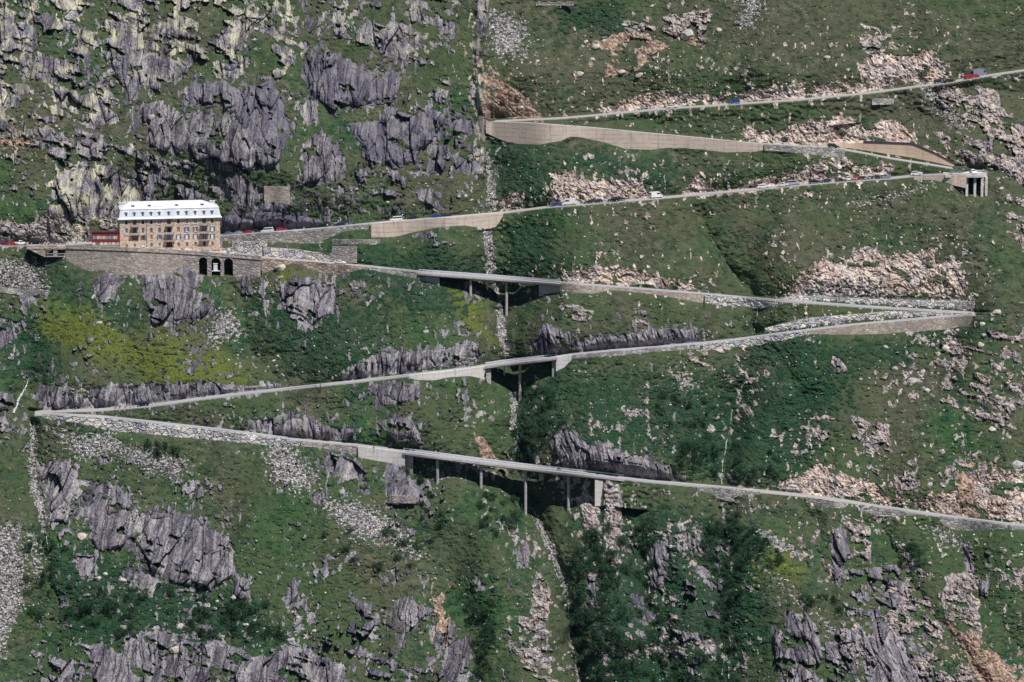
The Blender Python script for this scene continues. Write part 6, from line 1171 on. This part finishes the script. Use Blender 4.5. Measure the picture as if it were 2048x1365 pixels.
FIELDS = [([(980, 20), (1060, 40), (1160, 240), (1060, 220), (990, 100)], 26, 4, 9, 'pale block stone on the steep grass right of the rock rib', 'stones right of the rock rib'), ([(1150, 60), (1420, 60), (1330, 180), (1160, 190)], 26, 4, 9, 'pale stone scattered round the brown earth patch high on the slope', 'stones round the brown earth patch'), ([(1940, 190), (2040, 300), (2040, 420), (1900, 280)], 26, 5, 13, 'grey block in the rocky rib at the upper right edge', 'blocks in the upper right rib'),
 ([(1780, 660), (2040, 640), (2040, 900), (1760, 880)], 36, 4, 12, 'grey boulder on the grass under the tight right bend', 'boulders under the right bend'), ([(480, 1200), (640, 1230), (640, 1290), (340, 1290), (300, 1200)], 30, 5, 13, 'white block stone among the bushes at the bottom left', 'stones among the bottom left bushes'), ([(1720, 480), (1960, 440), (2030, 600), (1960, 600)], 14, 4, 10, 'rock on the grass above the tight right bend', 'rocks above the right bend'), ([(400, 680), (560, 690), (640, 740), (450, 730)], 14, 4, 9, 'pale stone lying on the yellow green slope', 'stones on the yellow green slope'), ([(700, 380), (960, 340), (960, 420), (760, 430)], 12, 4, 10, 'stone on the grass above the concrete wall by the hotel road', 'stones above the concrete wall')]
for poly, n, a, b_, l, gname in FIELDS:
    for px, py in inside(poly, n, rb):
        if clear(px, py): boulder(px, py, a+(b_-a)*rb.random()**2, l, gname, rb.uniform(.5, .9), rb)
# uncountable pebbles: one mesh of little chips
rs = np.random.RandomState(11); N0 = 30000; px = rs.uniform(-30, 2078, N0); py = rs.uniform(-25, 1390, N0)
dens = sstep(-.25, .5, fbm(px/90, py/60, 3, 201)+.3*perlin(px/20, py/20, 202)); gi = (np.clip(np.searchsorted(gy, py), 0, len(gy)-1), np.clip(np.searchsorted(gx, px), 0, len(gx)-1))
mr = Mrock.reshape(shp)[gi]; ms = Mscr.reshape(shp)[gi]; keep = (rs.rand(N0) < .07+.6*dens**1.6)&(mr < .6)
keep &= np.array([clear(a, b_) for a, b_ in zip(px, py)]); px = px[keep]; py = py[keep]; n = len(px); G_ = ground(px[:, None].repeat(1, 1)[:, 0], py) if False else np.array([ground(a, b_) for a, b_ in zip(px, py)])
base = np.array([(1, 0, 0), (-1, 0, 0), (0, 1, 0), (0, -1, 0), (0, 0, 1), (0, 0, -1)], float); fc = np.array([(0, 2, 4), (2, 1, 4), (1, 3, 4), (3, 0, 4), (2, 0, 5), (1, 2, 5), (3, 1, 5), (0, 3, 5)])
r = (.12+.42*rs.rand(n)**4)[:, None, None]; v_ = base[None]*(.6+.8*rs.rand(n, 6, 3))*np.array([1.25, .9, .75]); t = rs.rand(n)*6.28; ca, sa_ = np.cos(t)[:, None], np.sin(t)[:, None]
v_ = np.stack([v_[..., 0]*ca-v_[..., 2]*sa_*.6, v_[..., 1], v_[..., 0]*sa_*.5+v_[..., 2]], -1)*r+G_[:, None]+np.array([0, -.12, 0])
b = NB('pebble_rock', .9, .1); b.col(b.ramp(b.noise(b.pos(), .8, 2), [(.35, (.30, .29, .29)), (.5, (.55, .53, .50)), (.65, (.78, .76, .72))])); M['peb'] = b.m
setp(mesh_np('pebbles', v_.reshape(-1, 3), (fc[None]+np.arange(n)[:, None, None]*6).reshape(-1, 3), M['peb']), 'many small pale stones scattered over the grass slopes', 'stones', kind='stuff')
# ------------------------------------------------------------------ bushes: leaf clumps round short stems
def leaf_mat(name, a, b_, c_):
    m = NB(name, .7, .2); v = m.n('ObjectInfo'); f = m.noise(m.pos(), 1.3, 3, .6); col = m.ramp(f, [(.3, a), (.5, b_), (.7, c_)]); m.col(m.mix(1., col, m.ramp(v.outputs['Random'], [(0, (.7, .75, .7)), (1, (1.25, 1.2, 1.15))]), 'MULTIPLY')); return m.m
M['leaf'] = leaf_mat('alder_leaves', (.007, .026, .016), (.024, .066, .032), (.070, .130, .052)); M['bark'] = plain('bark', (.09, .07, .055), .9)  # brightest leaf tone has sunlit highlights put into the colour
def bush_proto(seed, nl=900):
    rs = np.random.RandomState(seed); nc = 16; cc = rs.randn(nc, 3)*[.55, .45, .28]+[0, 0, .62]; cr = .26+.22*rs.rand(nc)
    k = rs.randint(0, nc, nl); d = rs.randn(nl, 3); d /= np.linalg.norm(d, axis=1)[:, None]; p = cc[k]+d*(cr[k]*(.55+.5*rs.rand(nl)**.5))[:, None]; p[:, 2] = np.maximum(p[:, 2], .03)
    nrm = d+.7*rs.randn(nl, 3); nrm /= np.linalg.norm(nrm, axis=1)[:, None]; u = np.cross(nrm, rs.randn(nl, 3)); u /= np.linalg.norm(u, axis=1)[:, None]; w = np.cross(nrm, u); s = (.05+.05*rs.rand(nl))[:, None]
    V_ = np.stack([p-u*s, p-w*s*.6+nrm*s*.2, p+u*s, p+w*s*.6], 1); root = empty('alder_bush', (0, 0, 0))
    mesh_np('foliage', V_.reshape(-1, 3), np.arange(nl*4).reshape(-1, 4), M['leaf'], parent=root)
    st = MB()
    for q in range(5): c0 = cc[q]; st.cyl((0, 0, -.3), tuple(c0), .035, .015, 6)
    st.build('stem', M['bark'], root); return root
BP = [bush_proto(50+i) for i in range(6)]; used = set()
def bush(px, py, r, label, group, rr_=rb):
    i = rr_.randrange(6)
    if i in used: o = copy_tree(BP[i])
    else: o = BP[i]; used.add(i)
    G_ = ground(px, py); r *= 1.35; o.location = G_+[0, -.45*r, -.25*r]; o.scale = (r, r*.8, r*rr_.uniform(.8, 1.15)); o.rotation_euler = (0, 0, rr_.uniform(0, 6.28)); return setp(o, label, 'bush', group)
BC = [([(1045, 775), (1110, 765), (1125, 850), (1090, 900), (1050, 880)], 16, 2.1, 'dark green bush in the ravine between the middle and lowest bridges', 'bushes in the ravine under the middle bridge'), ([(1030, 860), (1090, 850), (1100, 915), (1040, 915)], 12, 2.2, 'bush just above the lowest bridge in the ravine', 'bushes just above the lowest bridge'), ([(950, 970), (1020, 985), (1045, 1030), (1010, 1090), (970, 1060)], 14, 2.2, 'bush on the grass spur below the lowest bridge', 'bushes on the spur below the lowest bridge'), ([(800, 930), (860, 950), (900, 1080), (860, 1100), (830, 1000)], 12, 1.9, 'bush beside the dark bunker below the lowest bridge', 'bushes beside the bunker'),
 ([(1150, 1060), (1230, 1040), (1260, 1200), (1200, 1300), (1140, 1365), (1140, 1180)], 40, 2.3, 'dark alder bush in the thicket left of the tall rock tooth valley', 'alder thicket, left part'), ([(1235, 1000), (1290, 1040), (1340, 1200), (1400, 1290), (1400, 1390), (1180, 1390), (1250, 1200)], 44, 2.3, 'dark alder bush in the middle of the lower thicket', 'alder thicket, middle part'), ([(1400, 1060), (1480, 1020), (1540, 1080), (1480, 1200), (1470, 1390), (1400, 1390), (1420, 1200)], 48, 2.2, 'dark alder bush along the stream at the lower right thicket', 'alder thicket along the lower stream'), ([(1350, 870), (1440, 860), (1435, 950), (1350, 940)], 14, 2.2, 'bush above the lowest road left of the small waterfall', 'bushes left of the small waterfall'), ([(1280, 790), (1450, 800), (1440, 850), (1300, 850)], 9, 1.8, 'low bush on the grass above the lowest road', 'low bushes on the middle grass slope'), ([(1470, 890), (1560, 900), (1560, 960), (1470, 960)], 9, 1.8, 'bush right of the small waterfall above the lowest road', 'bushes right of the small waterfall'),
 ([(940, 1190), (985, 1200), (980, 1390), (935, 1390)], 16, 2.2, 'bush in the narrow gully at the bottom middle', 'bushes in the bottom middle gully'), ([(130, 1180), (300, 1170), (560, 1200), (590, 1280), (380, 1270), (150, 1270)], 34, 2.2, 'bush among the white stones at the bottom left', 'bushes at the bottom left'), ([(60, 1050), (130, 1060), (150, 1230), (40, 1240), (55, 1150)], 16, 1.7, 'small bush beside the grey scree at the left edge', 'bushes beside the left scree'), ([(290, 885), (350, 890), (345, 920), (300, 915)], 6, 1.9, 'round bush in front of the boulder embankment', 'bushes in front of the boulder embankment'), ([(1800, 1080), (1840, 1085), (1840, 1130), (1800, 1130)], 4, 2.0, 'bush beside the scree gully at the lower right', 'bushes beside the right scree gully'), ([(1480, 1050), (1600, 1110), (1560, 1150), (1490, 1100)], 8, 1.8, 'bush on the green slope under the stone culvert', 'bushes under the culvert'), ([(640, 1030), (900, 1080), (800, 1150), (640, 1120)], 9, 1.7, 'low bush on the slope under the grey scree field', 'low bushes under the scree field'), ([(1560, 1200), (1700, 1180), (1760, 1250), (1600, 1250)], 8, 1.7, 'bush between the lower right rocks', 'bushes between the lower right rocks')]
BPT = []
for poly, n, r, l, gname in BC:
    for px_, py_ in inside(poly, int(n*1.5), rb):
        if clear(px_, py_) and all((px_-a)**2+(py_-b_)**2 > 90 for a, b_ in BPT): BPT.append((px_, py_)); bush(px_, py_, r*rb.uniform(.55, 1.25), l, gname)
def conifer(px, py, h, label):
    rs = np.random.RandomState(int(px)); G_ = ground(px, py); root = empty('conifer_tree', G_, 0, label, 'tree'); MB().cyl((0, 0, -.5), (0, 0, h*.95), .12, .02, 8).build('trunk', M['bark'], root); nl = 1400
    t = rs.rand(nl)**.8; a = rs.rand(nl)*6.28; lay = np.round(t*9)/9; rad = (1-lay)*h*.27*(.3+.7*rs.rand(nl))*(1+.3*np.sin(a*3+lay*9)); p = np.stack([np.cos(a)*rad, np.sin(a)*rad, h*(.06+.94*lay)-rad*.35+rs.randn(nl)*.06], -1)
    d = np.stack([np.cos(a), np.sin(a), -.3+0*a], -1); u = np.cross(d, rs.randn(nl, 3)); u /= np.linalg.norm(u, axis=1)[:, None]; s = .16; mesh_np('crown', np.stack([p-d*s, p+u*s*.5, p+d*s*1.3, p-u*s*.5], 1).reshape(-1, 3), np.arange(nl*4).reshape(-1, 4), M['leaf'], parent=root)
conifer(386, 1262, 5.5, 'small slim dark conifer at the bottom left, left of the lying slab'); conifer(560, 1272, 7.0, 'wider dark conifer among pale stones at the bottom left')
# thin mountain air round camera and slope
b = bpy.data.materials.new('mountain_air'); b.use_nodes = True; t_ = b.node_tree; t_.nodes.remove(t_.nodes['Principled BSDF']); v_ = t_.nodes.new('ShaderNodeVolumePrincipled'); v_.inputs['Color'].default_value = (.18, .42, 1, 1); v_.inputs['Density'].default_value = HAZE; t_.links.new(v_.outputs[0], t_.nodes['Material Output'].inputs['Volume'])
lo_ = GP.reshape(-1, 3).min(0); hi_ = GP.reshape(-1, 3).max(0)
if HAZE > 0: setp(MB().box(lo_[0]-40, hi_[0]+40, CAM[1]-30, hi_[1]+60, lo_[2]-10, hi_[2]+60).build('haze', b), 'thin blue mountain air between the viewer and the slope', 'haze', kind='stuff')
# stone hut remains at the top edge
G_ = ground(1108, 8); root = empty('stone_hut_ruin', G_, 0, 'low dark stone hut remains at the top picture edge', 'ruin'); hw = MB()
for i in range(16): x = -8.5+i*1.1; hw.box(x, x+1.05, -.6, .9+.2*(i % 3), -.8, .5+.35*((i*7) % 4)/2)
hw.build('wall', M['stone'], root); MB().box(-6, 1.5, .4, 4, 1.0, 1.25).build('roof', M['dark'], root)
